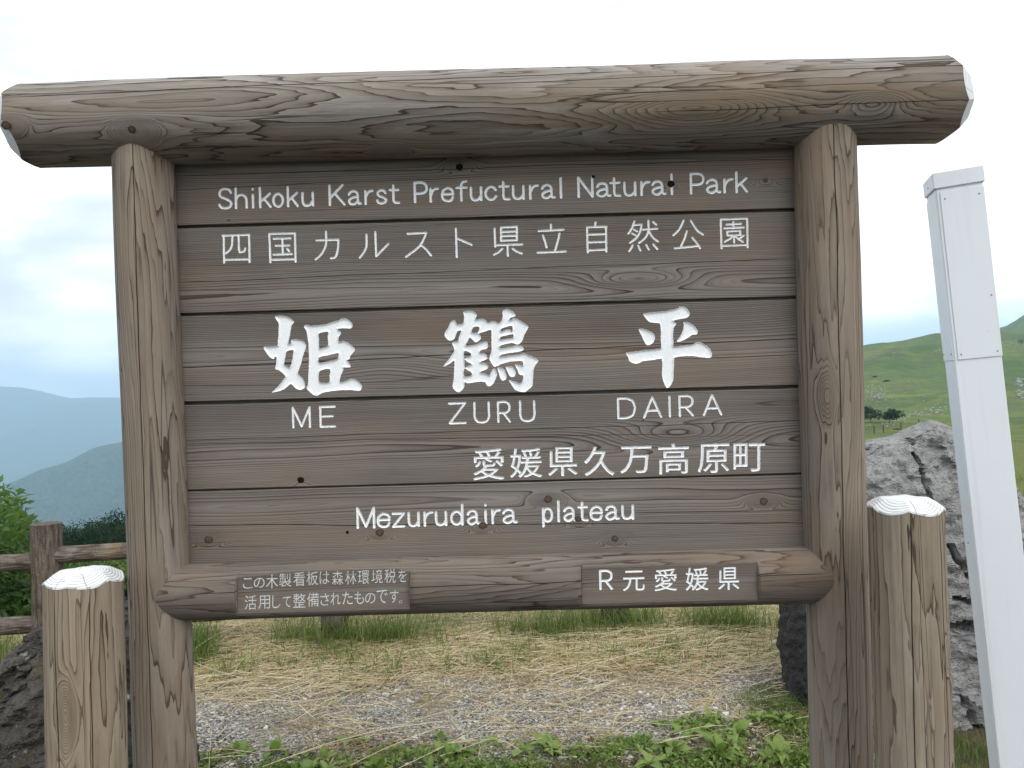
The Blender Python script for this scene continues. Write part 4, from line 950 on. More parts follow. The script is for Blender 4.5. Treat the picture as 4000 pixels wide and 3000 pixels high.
boulder('boulder', 'tall pointed grey limestone boulder with dark cracks behind the right sign post', 
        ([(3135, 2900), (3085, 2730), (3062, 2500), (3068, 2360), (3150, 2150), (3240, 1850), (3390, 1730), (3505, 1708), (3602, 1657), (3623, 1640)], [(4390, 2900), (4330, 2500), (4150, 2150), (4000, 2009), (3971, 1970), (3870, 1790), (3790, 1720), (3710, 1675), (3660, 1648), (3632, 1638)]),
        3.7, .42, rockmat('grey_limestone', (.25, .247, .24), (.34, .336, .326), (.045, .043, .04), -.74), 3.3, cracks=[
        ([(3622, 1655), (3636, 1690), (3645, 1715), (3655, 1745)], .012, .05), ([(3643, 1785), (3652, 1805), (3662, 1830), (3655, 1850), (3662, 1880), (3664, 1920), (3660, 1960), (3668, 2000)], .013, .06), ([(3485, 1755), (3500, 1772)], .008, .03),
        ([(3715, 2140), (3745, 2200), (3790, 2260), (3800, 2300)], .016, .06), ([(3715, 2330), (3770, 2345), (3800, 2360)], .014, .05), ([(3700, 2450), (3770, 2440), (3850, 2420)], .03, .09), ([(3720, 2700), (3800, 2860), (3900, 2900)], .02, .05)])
boulder('dark_rock', 'low dark mossy rock behind the left log bollard', ([(-420, 3300), (-150, 2900), (-20, 2705), (27, 2660), (58, 2640), (87, 2590), (116, 2531), (171, 2440), (260, 2350), (320, 2325)], [(720, 3300), (700, 2900), (640, 2650), (560, 2450), (450, 2360), (330, 2322)]),
        2.6, .38, rockmat('dark_lichen_rock', (.055, .05, .045), (.11, .10, .088), (.018, .016, .014), None, (.075, .060, .022)), 8.1, amp=(.05, .035, .016), cat='rock')

# ================================================================== fence
m, h = material('fence_log')
sp = h.n('ShaderNodeSeparateXYZ'); h.L.new(h.obj, sp.inputs[0])
def fence_mat(name, ax):
    m, h = material(name); sc3 = (60, 60, 9) if ax == 'z' else (9, 60, 60)
    n = h.noise(h.vm('MULTIPLY', h.obj, sc3), 1, 5, .7); v = h.vor(h.vm('MULTIPLY', h.obj, sc3), 1.2); n2 = h.noise(h.obj, 9, 4, .6); n3 = h.noise(h.obj, 160, 2)
    c = h.mix(h.mr(n, .35, .65), (.075, .052, .04), (.19, .155, .13)); c = h.mix(h.mr(n2, .52, .68, 0, .5), c, (.17, .12, .08) if ax == 'z' else (.25, .235, .20)); c = h.mix(h.mr(n3, .62, .7, 0, .7), c, (.36, .35, .32))
    if ax == 'x': c = h.mix(h.mr(h.noise(h.obj, 4, 3), .62, .7, 0, .35), c, (.26, .17, .07))
    c = h.mix(h.mr(v.outputs['Distance'], .5, .9, 0, .6), c, (.02, .016, .013))
    finish(h, c, .95, h.bump(h.m('ADD', n, v.outputs['Distance']), .9, .008), .15); return m
M_FP, M_FR = fence_mat('fence_post_bark', 'z'), fence_mat('fence_rail_bark', 'x')
bpy.data.materials.remove(m)
fence = empty('log_fence', (-2.84, 4.6, 0)); tag(fence, 'low rustic log fence with two rails, running behind the sign', 'fence')
FP = [(-4.5, 4.45), (-2.845, 4.6), (-1.16, 4.8), (.62, 4.98)]
def rough_log(name, A, B, R, mat, seed, n=40, nc=40, flat=False):
    A, B = Vector(A), Vector(B); d = (B - A); Ln = d.length; V, Fc = [], []
    for i in range(n + 1):
        for k in range(nc):
            a = 2 * math.pi * k / nc; ca, sa = math.cos(a), math.sin(a)
            rr_ = R * (1 + .06 * mnoise.noise(Vector((i / n * Ln * 3 + seed, ca, sa))) + .05 * mnoise.noise(Vector((i / n * Ln * 9 + seed, ca * 5, sa * 5))) + .035 * abs(mnoise.noise(Vector((i / n * Ln * 5 + seed, ca * 14, sa * 14)))))
            V.append((rr_ * ca, rr_ * sa, Ln * i / n) if flat else (Ln * i / n, rr_ * ca, rr_ * sa))
    for i in range(n):
        for k in range(nc): Fc.append([i * nc + k, i * nc + (k + 1) % nc, (i + 1) * nc + (k + 1) % nc, (i + 1) * nc + k][::(1 if flat else -1)])
    Fc.append(list(range(nc))[::-1]); Fc.append([n * nc + k for k in range(nc)])
    o = mesh(name, V, Fc, mat, fence, smooth=True); o.data.set_sharp_from_angle(angle=R_(50))
    if not flat: o.rotation_euler = (0, math.atan2(-(d.z), math.hypot(d.x, d.y)), math.atan2(d.y, d.x))
    o.location = A - Vector(fence.location); return o
for i, (x, y) in enumerate(FP):
    rough_log('post', (x, y, H(x, y) - .05), (x, y, .80), .083, M_FP, i * 3.3, flat=True)
for i in range(len(FP) - 1):
    (x0, y0), (x1, y1) = FP[i], FP[i + 1]
    dz = (.615, .585, .57, .57)
    for zc in (.0, 1.):
        za, zb = (.585, .635) if zc == 0 else (.185, .215)
        if i == 0: za, zb = (.585, .57) if zc == 0 else (.20, .195)
        rough_log('rail', (x0, y0, za if i != 1 else za + .02), (x1, y1, zb if i != 1 else zb - .01), .050, M_FR, 20 + i * 2 + zc, n=60)

# ================================================================== vegetation
M_LEAF = leafmat('broad_leaf', (.10, .18, .03), (.29, .38, .10), .35)
M_SHRUB = leafmat('shrub_leaf', (.030, .085, .018), (.105, .190, .045), .4)
M_SHRUB2 = leafmat('pale_shrub_leaf', (.055, .095, .02), (.17, .22, .055), .4)
M_BLADE = leafmat('grass_blade', (.055, .110, .022), (.25, .30, .08), .35)
M_CONI = leafmat('forest_leaf', (.006, .018, .007), (.028, .058, .020), .1, .08)
M_STRAW = tintmat('dry_straw', [(0, (.16, .095, .04)), (.4, (.40, .29, .12)), (.75, (.58, .49, .29)), (1, (.68, .61, .43))], .7)
M_PEB = tintmat('pebble_stone', [(0, (.10, .098, .092)), (.35, (.23, .22, .205)), (.7, (.44, .425, .395)), (.93, (.68, .67, .64)), (1, (.62, .50, .42))], .8, .5)
m, h = material('bark'); n = h.noise(h.vm('MULTIPLY', h.obj, (8, 8, 2)), 3, 4, .6)
finish(h, h.mix(n, (.05, .038, .028), (.13, .10, .075)), .9, h.bump(n, .8, .02)); M_BARK = m
nr = np.random.default_rng(11)

def Hn(x, y): return H(float(x), float(y))
def ribbons(name, P, dirs, Ln, Wd, bend, mat, tint, nseg=3, lean=.3, lying=False, **kw):
    """many thin blades in one mesh; P base points (N,3)"""
    N = len(P); ang = dirs; side = np.stack([-np.sin(ang), np.cos(ang), np.zeros(N)], 1); fw = np.stack([np.cos(ang), np.sin(ang), np.zeros(N)], 1)
    V = np.zeros((N, nseg * 2 + 1, 3)); T = np.zeros((N, nseg * 2 + 1))
    for k in range(nseg + 1):
        t = k / nseg
        if lying: c = P + fw * (Ln * (t - .5))[:, None] + side * (bend * Ln * t * (1 - t))[:, None] + np.array([0, 0, 1.]) * ((.004 + lean * Ln * np.sin(t * 3.0) * .5))[:, None]
        else: c = P + fw * (Ln * (lean * t + bend * t * t))[:, None] + np.array([0, 0, 1.]) * (Ln * (t - .35 * bend * t * t))[:, None]
        w = Wd * (.55 if lying else (1 - t) ** .6 * .5)
        if k < nseg:
            V[:, 2 * k] = c - side * w[:, None]; V[:, 2 * k + 1] = c + side * w[:, None] + (np.array([0, 0, .0006]) if lying else 0)
        else: V[:, 2 * k] = c
        T[:, min(2 * k, nseg * 2)] = tint; T[:, min(2 * k + 1, nseg * 2)] = tint
    base = (np.arange(N) * (nseg * 2 + 1))[:, None]; F = []
    for k in range(nseg - 1): F.append(base + np.array([2 * k, 2 * k + 1, 2 * k + 3, 2 * k + 2]))
    tri = base + np.array([2 * nseg - 2, 2 * nseg - 1, 2 * nseg])
    faces = np.concatenate(F).tolist() + tri.tolist()
    o = mesh(name, V.reshape(-1, 3), faces, mat, attr=T.reshape(-1)); return tag(o, **kw)
def clump_noise(x, y, s, seed): return np.array([mnoise.noise(Vector((a * s, b * s, seed))) for a, b in zip(x, y)])
def scatter(n, x0, x1, y0, y1, dens):
    x = nr.uniform(x0, x1, n * 3); y = nr.uniform(y0, y1, n * 3); k = nr.uniform(0, 1, n * 3) < dens(x, y)
    x, y = x[k][:n], y[k][:n]; return x, y, np.array([Hn(a, b) for a, b in zip(x, y)])
def edgey(x, y): return y + .18 * clump_noise(x, y, 1.6, 3.) + .08 * clump_noise(x, y, 6, 5.)
clip = lambda v: np.clip(v, 0, 1)
# gravel
ico = bmesh.new(); bmesh.ops.create_icosphere(ico, subdivisions=1, radius=1); IV = np.array([v.co[:] for v in ico.verts]); IF = np.array([[v.index for v in f.verts] for f in ico.faces]); ico.free()
def pebbles(name, x, y, z, size, sd, **kw):
    N = len(x); sc_ = np.stack([nr.uniform(.8, 1.35, N), nr.uniform(.7, 1.1, N), nr.uniform(.45, .8, N)], 1) * size[:, None]
    a = nr.uniform(0, 6.28, N); ca, sa = np.cos(a), np.sin(a)
    V = IV[None] * sc_[:, None] * (1 + nr.uniform(-.16, .16, (N, len(IV), 1)))
    V = np.stack([V[..., 0] * ca[:, None] - V[..., 1] * sa[:, None], V[..., 0] * sa[:, None] + V[..., 1] * ca[:, None], V[..., 2]], 2)
    V += np.stack([x, y, z + size * .25], 1)[:, None]
    F = (IF[None] + (np.arange(N) * len(IV))[:, None, None]).reshape(-1, 3)
    t = np.repeat(clip(nr.beta(1.6, 1.6, N)), len(IV)); o = mesh(name, V.reshape(-1, 3), F, M_PEB, attr=t); return tag(o, kind='stuff', **kw)
x, y, z = scatter(26000, -2.3, 1.75, 2.95, 4.45, lambda x, y: clip((4.4 - edgey(x, y)) / .6) * clip((edgey(x, y) - 3.0) / .15) * clip(.55 + 1.2 * clump_noise(x, y, 2.3, 9.)) * clip((1.15 - x - .5 * (3.3 - y) + .2 * clump_noise(x, y, 3, 4)) / .2))
pebbles('gravel', x, y, z, np.exp(nr.normal(math.log(.0042), .42, len(x))), 1, label='grey and white gravel under and behind the sign', cat='gravel')
# straw
def straw(n, xa, xb, ya, yb, dens):
    x, y, z = scatter(n, xa, xb, ya, yb, dens)
    Ln = np.exp(nr.normal(math.log(.075), .65, len(x))); return x, y, z, Ln
ds = lambda x, y: clip(.26 + clip((edgey(x, y) - 3.6) / .8) * .8) * clip((edgey(x, y) - 3.02) / .2) * clip(.6 + 1.3 * clump_noise(x, y, 2.1, 31.) + .9 * clip((y - 3.9) / .3)) * clip(1.4 - .5 * clip((y - 4.7) / .4))
x, y, z, Ln = straw(42000, -4.2, 1.8, 3.0, 5.4, ds)
ang = nr.normal(.0, .75, len(x)) + np.where(nr.uniform(0, 1, len(x)) < .25, 1.5, 0)
ribbons('straw', np.stack([x, y, z + .004 + nr.uniform(0, .03, len(x)) * clip((y - 3.7) / .5)], 1), ang, Ln, np.exp(nr.normal(math.log(.0018), .3, len(x))), nr.uniform(-.25, .25, len(x)), M_STRAW, clip(nr.normal(.58, .22, len(x))), nseg=4, lean=nr.uniform(-.02, .16, len(x)) * .6, lying=True, label='scattered cut dry straw lying on the gravel behind the sign', cat='straw', kind='stuff')
x, y, z, Ln = straw(800, -4., 1.6, 3.15, 5.1, lambda x, y: clip(.25 + clip((edgey(x, y) - 3.6) / .4)) * clip(.5 + 1.6 * clump_noise(x, y, 1.7, 77.)))
ribbons('straw', np.stack([x, y, z + .012 + nr.uniform(0, .04, len(x))], 1), nr.normal(.15, .55, len(x)), Ln * 2.4, np.full(len(x), .0025), nr.uniform(-.2, .2, len(x)), M_STRAW, clip(nr.normal(.8, .15, len(x))), nseg=4, lean=nr.uniform(-.02, .10, len(x)), lying=True, label='long golden straw stalks lying on top of the cut grass', cat='straw', kind='stuff')
x, y, z, Ln = straw(7000, -3., 1.6, 3.0, 4.9, lambda x, y: clip(-.15 + 2.0 * clump_noise(x, y, 2.6, 91.)) * clip((edgey(x, y) - 3.0) / .2))
ribbons('straw', np.stack([x, y, z + .010 + nr.uniform(0, .015, len(x))], 1), nr.uniform(0, 6.28, len(x)), Ln * .5, np.full(len(x), .0030), nr.uniform(-.3, .3, len(x)), M_STRAW, clip(nr.normal(.10, .12, len(x))), nseg=4, lean=nr.uniform(-.02, .10, len(x)), lying=True, label='dark brown rotting plant debris in patches on the gravel', cat='plant debris', kind='stuff')
# far grass in tufts by the fence
def tufts(name, n, spots, hgt, wid, label, mat=M_BLADE):
    k = nr.integers(0, len(spots), n); S_ = np.array(spots)[k]
    x = S_[:, 0] + nr.normal(0, 1, n) * S_[:, 2]; y = S_[:, 1] + nr.normal(0, 1, n) * S_[:, 2] * .8
    z = np.array([Hn(a, b) for a, b in zip(x, y)]); L_ = S_[:, 3] * nr.uniform(.45, 1.15, n)
    return ribbons(name, np.stack([x, y, z - .005], 1), nr.uniform(0, 6.28, n), L_, wid * nr.uniform(.6, 1.3, n), nr.uniform(.1, .9, n), mat, clip(nr.normal(.45, .25, n)), nseg=4, lean=nr.uniform(0, .35, n), label=label, cat='grass', kind='stuff')
sp_ = []
for i in range(230):
    xx = nr.uniform(-4.6, 1.9); yy = nr.normal(4.7, .36); sp_.append((xx, min(max(yy, 4.15), 5.6), nr.uniform(.05, .16), nr.uniform(.05, .15)))
for i in range(30): sp_.append((nr.uniform(-4., 1.6), nr.uniform(4.1, 4.5), .05, nr.uniform(.06, .13)))
sp_ += [(fx + nr.normal(0, .16), fy - .12 + nr.normal(0, .05), .07, .24) for fx, fy in ((-1.16, 4.8), (.62, 4.98), (.3, 4.9), (-.7, 4.85), (-1.9, 4.7), (1.3, 4.9)) for _ in range(12)]
tufts('grass', 12000, sp_, .2, .0055, 'tufts of green grass along the foot of the fence behind the sign')
tufts('grass', 9000, [(nr.uniform(-4.4, 1.7), nr.uniform(4.3, 5.3), nr.uniform(.08, .2), nr.uniform(.03, .08)) for i in range(170)], .1, .0045, 'short yellow-green grass growing up through the straw behind the gravel')
tufts('grass', 5000, [(nr.uniform(-3.6, -1.9), nr.uniform(3.6, 4.6), nr.uniform(.04, .10), nr.uniform(.12, .30)) for i in range(50)], .2, .005, 'longer grass between the dark rock and the fence at the left')
tufts('grass', 9000, [(nr.uniform(.85, 1.75) + .2, nr.uniform(2.75, 3.75), nr.uniform(.04, .10), nr.uniform(.04, .09)) for i in range(90)], .1, .0028, 'short green grass at the foot of the grey boulder')
tufts('grass', 9000, [(nr.uniform(-1.6, 1.2), nr.uniform(2.7, 3.15), nr.uniform(.04, .12), nr.uniform(.02, .06)) for i in range(90)], .1, .0024, 'low fine grass among the weeds in front of the gravel')
tufts('grass', 14000, [(nr.uniform(3., 11.), nr.uniform(5.5, 13), nr.uniform(.1, .3), nr.uniform(.10, .28)) for i in range(220)], .1, .009, 'rough green grass on the plateau behind the boulder and white post')
# leaf meshes
def leaf_mesh(name, L_, W_, droop, fold, mat, n=6, cup=0., sharp=1.2):
    V, Fc, T = [], [], []
    for i in range(n + 1):
        t = i / n; w = W_ * .5 * (math.sin(math.pi * min(1, t * .93 + .05)) ** sharp) * (1.15 - .5 * t) if 0 < i < n else W_ * (.05 if i == 0 else .0)
        zc = -droop * L_ * t * t + .10 * L_ * math.sin(t * 3)
        wv = .06 * W_ * math.sin(t * 9)
        V += [(L_ * t, -w, zc + fold * w + wv), (L_ * t, 0, zc), (L_ * t, w, zc + fold * w - wv)]; T += [.55, .8, .55]
    for i in range(n):
        a = 3 * i; Fc += [[a, a + 3, a + 4, a + 1], [a + 1, a + 4, a + 5, a + 2]]
    me = bpy.data.meshes.new(name); me.from_pydata(V, [], Fc); me.materials.append(mat); me.shade_smooth()
    a = me.attributes.new('tint', 'FLOAT', 'POINT'); a.data.foreach_set('value', np.array(T, np.float32)); return me
LM = [leaf_mesh('leaf', 1, .58, .35, .35, M_LEAF, sharp=.75), leaf_mesh('leaf', 1, .66, .15, .25, M_LEAF, sharp=.7), leaf_mesh('leaf', 1, .44, .55, .4, M_LEAF, sharp=.9)]
wr = random.Random(5)
def weed(x, y, size, nl, label, up=.5):
    o = empty('broad_leaved_weed', (x, y, Hn(x, y)), wr.uniform(0, 6)); tag(o, label, 'weed', 'broad-leaved weeds in front of the gravel')
    for k in range(nl):
        l = bpy.data.objects.new('leaf', wr.choice(LM)); COL.objects.link(l); l.parent = o
        s = size * wr.uniform(.55, 1.1); a = 2.4 * k + wr.uniform(-.4, .4); el = wr.uniform(.15, 1.1) * up * (1.3 if k > nl / 2 else .8)
        l.rotation_euler = (wr.uniform(-.3, .3), -el, a); l.scale = (s, s * wr.uniform(.8, 1.15), s); l.location = (.006 * math.cos(a), .006 * math.sin(a), .004 + .012 * k / nl)
    return o
BIG = [(1.02, 3.02, .105, 'large light green weed rosette nearest the right sign post'), (.80, 3.05, .115, 'largest broad-leaved weed with a long pale leaf pointing up, right of centre'), (.62, 3.10, .095, 'bushy broad-leaved weed at the left edge of the right-hand weed clump'),
       (.92, 3.22, .085, 'broad-leaved weed standing behind the right-hand weed clump on the gravel edge'), (.50, 2.98, .08, 'broad-leaved weed low at the bottom edge, left of the right-hand clump'), (-1.05, 3.18, .075, 'upright green weed beside the left sign post at the gravel edge'),
       (-.78, 3.0, .10, 'pale green weed clump low in the gap near the left sign post'), (-.58, 3.02, .10, 'two-tone broad weed clump right of the one by the left sign post'), (-.30, 3.10, .08, 'weed with upright oval leaves left of the middle of the gap'), (.10, 3.15, .085, 'weed with upright oval leaves near the middle of the gap')]
for x, y, s, lab in BIG: weed(x, y + .05, s * 1.0, wr.randint(8, 11), lab, .9)
for i in range(46):
    xx = wr.uniform(-1.35, 1.15); yy = wr.uniform(2.9, 3.34) + (.12 if xx > .5 else 0)
    weed(xx, yy, wr.uniform(.04, .075), wr.randint(4, 6), 'small broad-leaved green weed in the weedy strip below the gravel', .8)
# small leafy ground cover
def leaf_cloud(P, size, mat, up=.4, tint=(.5, .25), aspect=.5, name='leaves', parent=None, outward=None):
    N = len(P); d = nr.normal(0, 1, (N, 3)); d[:, 2] = d[:, 2] * .6 + up * .3
    if outward is not None: d += outward * 1.2
    d /= np.linalg.norm(d, axis=1)[:, None]
    nrm = nr.normal(0, .6, (N, 3)) + np.array([0, 0, 1.]); s = np.cross(d, nrm); s /= np.linalg.norm(s, axis=1)[:, None]; nn = np.cross(s, d)
    L_ = size * nr.uniform(.6, 1.25, N)[:, None]; w = L_ * aspect * .5
    V = np.stack([P, P + d * L_ * .45 - s * w + nn * w * .35, P + d * L_ - nn * L_ * .12, P + d * L_ * .45 + s * w + nn * w * .35, P + d * L_ * .5], 1)
    b = (np.arange(N) * 5)[:, None]; F = np.concatenate([b + np.array([0, 1, 4]), b + np.array([1, 2, 4]), b + np.array([2, 3, 4]), b + np.array([3, 0, 4])])
    t = np.repeat(clip(nr.normal(tint[0], tint[1], N)), 5)
    return mesh(name, V.reshape(-1, 3), F, mat, parent, attr=t)
x, y, z = scatter(12000, -1.9, 1.5, 2.6, 3.45, lambda x, y: clip((3.27 + .25 * clip((x - .4) * 2) - edgey(x, y)) / .1) * clip(.30 + 1.9 * clump_noise(x, y, 4.5, 60.)))
o = leaf_cloud(np.stack([x, y, z + nr.uniform(0, .025, len(x))], 1), .026, M_LEAF, .8, (.5, .42), .6, 'ground_cover'); tag(o, 'low leafy ground cover and clover at the front edge of the gravel', 'ground cover', kind='stuff')
x, y, z = scatter(1500, -2, 1.6, 2.6, 3.6, lambda x, y: clip((3.4 - y) / .4) * clip(.3 + 1.4 * clump_noise(x, y, 5, 80.)))
lm = tintmat('dead_leaf', [(0, (.03, .014, .009)), (.6, (.11, .045, .025)), (1, (.28, .19, .11))])
o = leaf_cloud(np.stack([x, y, z + nr.uniform(0, .012, len(x))], 1), .030, lm, .2, (.5, .3), .5, 'dead_leaves'); tag(o, 'reddish brown dead leaves and debris between the weeds', 'dead leaves', kind='stuff')

# shrubs and trees
def blob_points(n, c, r, shell=.55, lumps=5, seed=0):
    rr = random.Random(seed); C_ = [(np.array([rr.gauss(0, .42) * r[0], rr.gauss(0, .42) * r[1], rr.uniform(-.35, .6) * r[2]]), rr.uniform(.35, .6)) for _ in range(lumps)] + [(np.zeros(3), .8)]
    P, O = [], []
    k = nr.integers(0, len(C_), n)
    u = nr.normal(0, 1, (n, 3)); u /= np.linalg.norm(u, axis=1)[:, None]; q = nr.uniform(shell ** 3, 1, n) ** (1 / 3)
    cc = np.array([C_[i][0] for i in k]); rad_ = np.array([C_[i][1] for i in k])
    P = cc + u * (q * rad_)[:, None] * np.array(r); P[:, 2] = np.maximum(P[:, 2], -r[2] * .95)
    return P + np.array(c), u
def shrub(name, x, y, rx, hgt, n, leaf, mat, label, cat, seed, z=None, group=None, aspect=.42, lumps=9, trunk=None):
    z = Hn(x, y) if z is None else z
    o = empty(name, (x, y, z)); tag(o, label, cat, group)
    cz = hgt * (.52 if trunk is None else .62); P, u = blob_points(n, (0, 0, cz), (rx, rx, hgt * (.5 if trunk is None else .4)), .5, lumps, seed)
    leaf_cloud(P, leaf, mat, .5, (.45, .28), aspect, 'crown', o, outward=u * .8)
    # stems
    rr = random.Random(seed); V, Fc = [], []
    def limb(A, B, r0, r1):
        A, B = Vector(A), Vector(B); d = (B - A).normalized(); e1 = d.orthogonal().normalized(); e2 = d.cross(e1); o0 = len(V)
        for t in (0, .5, 1):
            c = A.lerp(B, t) + e1 * (.04 * (B - A).length * math.sin(t * 3.14)); r_ = r0 + (r1 - r0) * t
            for k in range(6): V.append(tuple(c + e1 * r_ * math.cos(k * 1.047) + e2 * r_ * math.sin(k * 1.047)))
        for t in range(2):
            for k in range(6): Fc.append([o0 + t * 6 + k, o0 + t * 6 + (k + 1) % 6, o0 + t * 6 + 6 + (k + 1) % 6, o0 + t * 6 + 6 + k])
    if trunk:
        limb((0, 0, -.3), (rr.uniform(-.1, .1) * rx, 0, hgt * .75), trunk, trunk * .35)
        for k in range(6): a = k * 1.05 + rr.random(); limb((0, 0, hgt * rr.uniform(.3, .5)), (math.cos(a) * rx * .6, math.sin(a) * rx * .6, hgt * rr.uniform(.55, .8)), trunk * .45, trunk * .12)
    else:
        for k in range(9): a = k * .7 + rr.random(); limb((0, 0, -.05), (math.cos(a) * rx * .7, math.sin(a) * rx * .7, hgt * rr.uniform(.5, .95)), .012, .004)
    mesh('trunk' if trunk else 'stems', V, Fc, M_BARK, o, smooth=True)
    return o
shrub('leafy_shrub', -4.45, 6.15, .72, 1.12, 8000, .085, M_SHRUB, 'tall bright green leafy shrub behind the fence at the left', 'shrub', 3, lumps=16)
shrub('leafy_shrub', -3.65, 6.0, .5, .42, 2200, .08, M_SHRUB, 'low dark green shrub behind the fence post, below the tall shrub', 'shrub', 5)
shrub('leafy_shrub', -4.6, 8.1, .75, .62, 2600, .06, M_SHRUB2, 'pale green shrub seen between fence rail and left bollard', 'shrub', 9)
shrub('leafy_shrub', -3.2, 7.6, .8, .5, 2400, .075, M_SHRUB2, 'pale green shrub beyond the fence behind the left sign post', 'shrub', 12)
shrub('leafy_shrub', -5.9, 6.8, .8, 1.2, 2600, .10, M_SHRUB, 'leafy shrub beyond the left end of the fence', 'shrub', 15)
for i, (xx, yy) in enumerate(((-1.8, 8.2), (-.5, 8.6), (.9, 9.0))): shrub('leafy_shrub', xx, yy, .8, .8, 1700, .08, M_SHRUB2 if i % 2 else M_SHRUB, ['rounded shrub beyond the fence behind the left half of the sign', 'rounded shrub beyond the fence behind the middle of the sign', 'rounded shrub beyond the fence behind the right half of the sign'][i], 'shrub', 20 + i)
# forest below the plateau
def conifer(hgt, rad_, n, seed):
    o = empty('forest_tree', (0, 0, 0)); rr = random.Random(seed); P, U = [], []
    nl = 15
    for i in range(n):
        t = rr.random() ** .8; lay = math.floor(t * nl) / nl; tt = lay + (rr.random() ** 2) / nl; a = rr.choice(range(7)) * .9 + lay * 17 + rr.gauss(0, .22); q = rad_ * (1 - tt) ** .8 * rr.uniform(.25, 1) * (1 + .25 * math.sin(a * 2 + seed))
        P.append((q * math.cos(a), q * math.sin(a), hgt * (.16 + .84 * tt) - q * .35)); U.append((math.cos(a), math.sin(a), -.35))
    leaf_cloud(np.array(P), .17, M_CONI, -.2, (.4, .3), .55, 'crown', o, outward=np.array(U))
    V = [(r_ * math.cos(k * .785), r_ * math.sin(k * .785), z_) for z_, r_ in ((-1, .2), (hgt * .95, .03)) for k in range(8)]
    mesh('trunk', V, [[k, (k + 1) % 8, 8 + (k + 1) % 8, 8 + k] for k in range(8)], M_BARK, o); return o
FV = [conifer(11, 2.3, 9000, 1), conifer(10, 2.8, 9000, 2), conifer(12, 2.0, 8000, 3)]
def broad(seed):
    o = shrub('forest_tree', 0, 0, 3.0, 8.5, 12000, .19, M_CONI, 'x', 'tree', seed, z=0, trunk=.22, lumps=10, aspect=.6); return o
FV += [broad(31), broad(32)]
fr = random.Random(2); protos = FV; used = set()
kinds = ['dark pointed conifer in the wood below the plateau'] * 3 + ['rounded dark green tree in the wood below the plateau'] * 2
cnt = 0
for i in range(104):
    yy = fr.uniform(58, 96); xx = yy * fr.uniform(-.74, -.10 if i % 2 else -.44)
    v = fr.choices(range(5), [2, 2, 2, 4, 4])[0]
    hz = H(xx, yy); want = 1.5 - (.167 + fr.uniform(-.004, .022) - .012 * sstep(-.62, -.5, xx / yy)) * yy
    hgt = min(14, max(5.5, want - hz)); ref = (11, 10, 12, 8.0, 8.0)[v]
    o = protos[v] if v not in used else copy_tree(protos[v]); used.add(v)
    s = hgt / ref; o.location = (xx, yy, hz); o.scale = (s * fr.uniform(.85, 1.2), s * fr.uniform(.85, 1.2), s); o.rotation_euler = (0, 0, fr.uniform(0, 6.28))
    o['label'] = kinds[v]; o['category'] = 'tree'; o['group'] = 'trees of the wood below the plateau'
for v in range(5):
    if v not in used: protos[v].location = (-40 - v * 4, 80, H(-40 - v * 4, 80)); protos[v]['label'] = kinds[v]; protos[v]['category'] = 'tree'
# bushes on the pasture
for (px, py, wpx, hpx, lab, sd) in ((3402, 1652, 66, 62, 'dark round tree at the foot of the grassy hill, touching the sign post edge', 51), (3474, 1650, 74, 52, 'dark round tree at the foot of the grassy hill, right of the other', 52), (3503, 1678, 28, 12, 'small dark bush alone on the near pasture above the boulder', 53),
                                    (3990, 1345, 20, 22, 'dark tree on the distant ridge at the right edge', 54), (3418, 1352 + 120, 20, 6, 'low dark scrub on the hillside above the rocks', 55), (3462, 1490, 26, 8, 'flat dark thorn scrub on the hillside slope', 56)):
    p = ground_hit(px, py)
    if p is None: continue
    s = p[1] / F_PX
    shrub('pasture_tree', p[0], p[1], wpx * s * .5, hpx * s * 1.05, 1500 if wpx > 30 else 500, wpx * s * .10, M_CONI, lab, 'tree' if wpx > 30 else 'bush', sd, z=p[2] - .3, trunk=wpx * s * .03 if wpx > 30 else None, aspect=.6)
# limestone outcrops
rk, RV, RF = random.Random(8), [], []
def addrock(px, py, spx):
    p = ground_hit(px, py)
    if p is None: return
    s = spx * p[1] / F_PX * .5; o = len(RV)
    for v in IV:
        k = 1 + rk.uniform(-.3, .3); RV.append((p[0] + v[0] * s * k * 1.3, p[1] + v[1] * s * k, p[2] + v[2] * s * k * .75 + s * .2))
    RF.extend((IF + o).tolist())
def patch(n, cx, cy, sx, sy, s0, s1, slope=0.):
    for _ in range(n):
        dx = rk.gauss(0, sx); addrock(cx + dx, cy + slope * dx + rk.gauss(0, sy), rk.uniform(s0, s1))
patch(110, 3420, 1545, 40, 22, 3, 8, .15); patch(26, 3430, 1390, 40, 7, 3, 6); patch(60, 3620, 1612, 70, 9, 4, 10, -.18); patch(22, 3480, 1655, 45, 8, 4, 9, -.1); patch(14, 3985, 1500, 12, 10, 8, 16); patch(16, 3985, 1540, 16, 8, 8, 16)
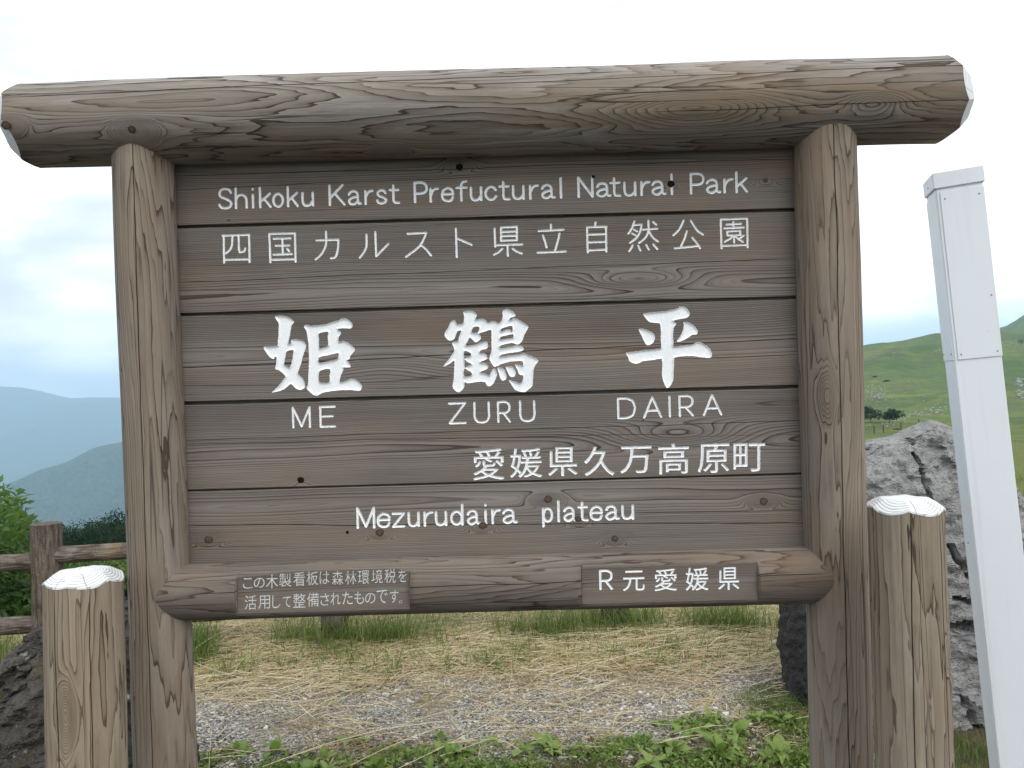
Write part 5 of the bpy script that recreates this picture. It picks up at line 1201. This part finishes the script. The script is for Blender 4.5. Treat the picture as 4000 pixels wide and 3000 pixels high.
patch(20, 3680, 1368, 30, 3, 3, 7); patch(30, 3940, 1342, 40, 5, 3, 7); patch(22, 3920, 1250, 40, 14, 3, 6); patch(30, 3350, 1560, 200, 40, 3, 7); patch(25, 3700, 1500, 250, 70, 3, 6)
M_OUT = rockmat('outcrop_limestone', (.24, .24, .23), (.36, .36, .35), (.12, .12, .12))
o = mesh('limestone_outcrops', RV, RF, M_OUT); tag(o, 'pale limestone outcrops strewn over the grassy hillside', 'rocks', kind='stuff')
# pasture fence
pf = None; prev = None; pts = []
for (px, py) in ((3355, 1700), (3415, 1694), (3451, 1690), (3520, 1680), (3590, 1668)):
    p = ground_hit(px, py)
    if p is None: continue
    p = p.copy(); 
    if pf is None: pf = empty('wire_fence', p); tag(pf, 'thin wire fence with slender posts on the pasture above the boulder', 'fence')
    hp = 30 * p[1] / F_PX; w = .0013 * p[1] * .5
    q = box('post', (p[0] - w, p[1] - w, p[2] - .2), (p[0] + w, p[1] + w, p[2] + hp), M_BARK); q.parent = pf; q.location = -Vector(pf.location)
    pts.append((p, hp))
V, Fc = [], []
for (a, ha), (b, hb) in zip(pts, pts[1:]):
    for fr_ in (.35, .65, .95):
        o0 = len(V); e = .012
        for q, hq in ((a, ha), (b, hb)):
            for dz in (-e, e): V.append((q[0], q[1] - .08, q[2] + hq * fr_ + dz)); V.append((q[0], q[1] + .0 - .1, q[2] + hq * fr_ + dz))
        Fc += [[o0, o0 + 4, o0 + 6, o0 + 2], [o0 + 1, o0 + 3, o0 + 7, o0 + 5], [o0, o0 + 1, o0 + 5, o0 + 4], [o0 + 2, o0 + 6, o0 + 7, o0 + 3]]
w = mesh('wire', V, Fc, M_BARK, pf); w.location = -Vector(pf.location)

# ================================================================== haze
m = bpy.data.materials.new('haze_air'); m.use_nodes = True; nt = m.node_tree; nt.nodes.clear()
out = nt.nodes.new('ShaderNodeOutputMaterial'); pv = nt.nodes.new('ShaderNodeVolumePrincipled'); nt.links.new(pv.outputs[0], out.inputs['Volume'])
pv.inputs['Color'].default_value = (.58, .81, 1, 1); pv.inputs['Density'].default_value = .00025; pv.inputs['Anisotropy'].default_value = .1
hz = box('haze', (-8600, -8600, -520), (8600, 8600, 330), m); tag(hz, kind='stuff')
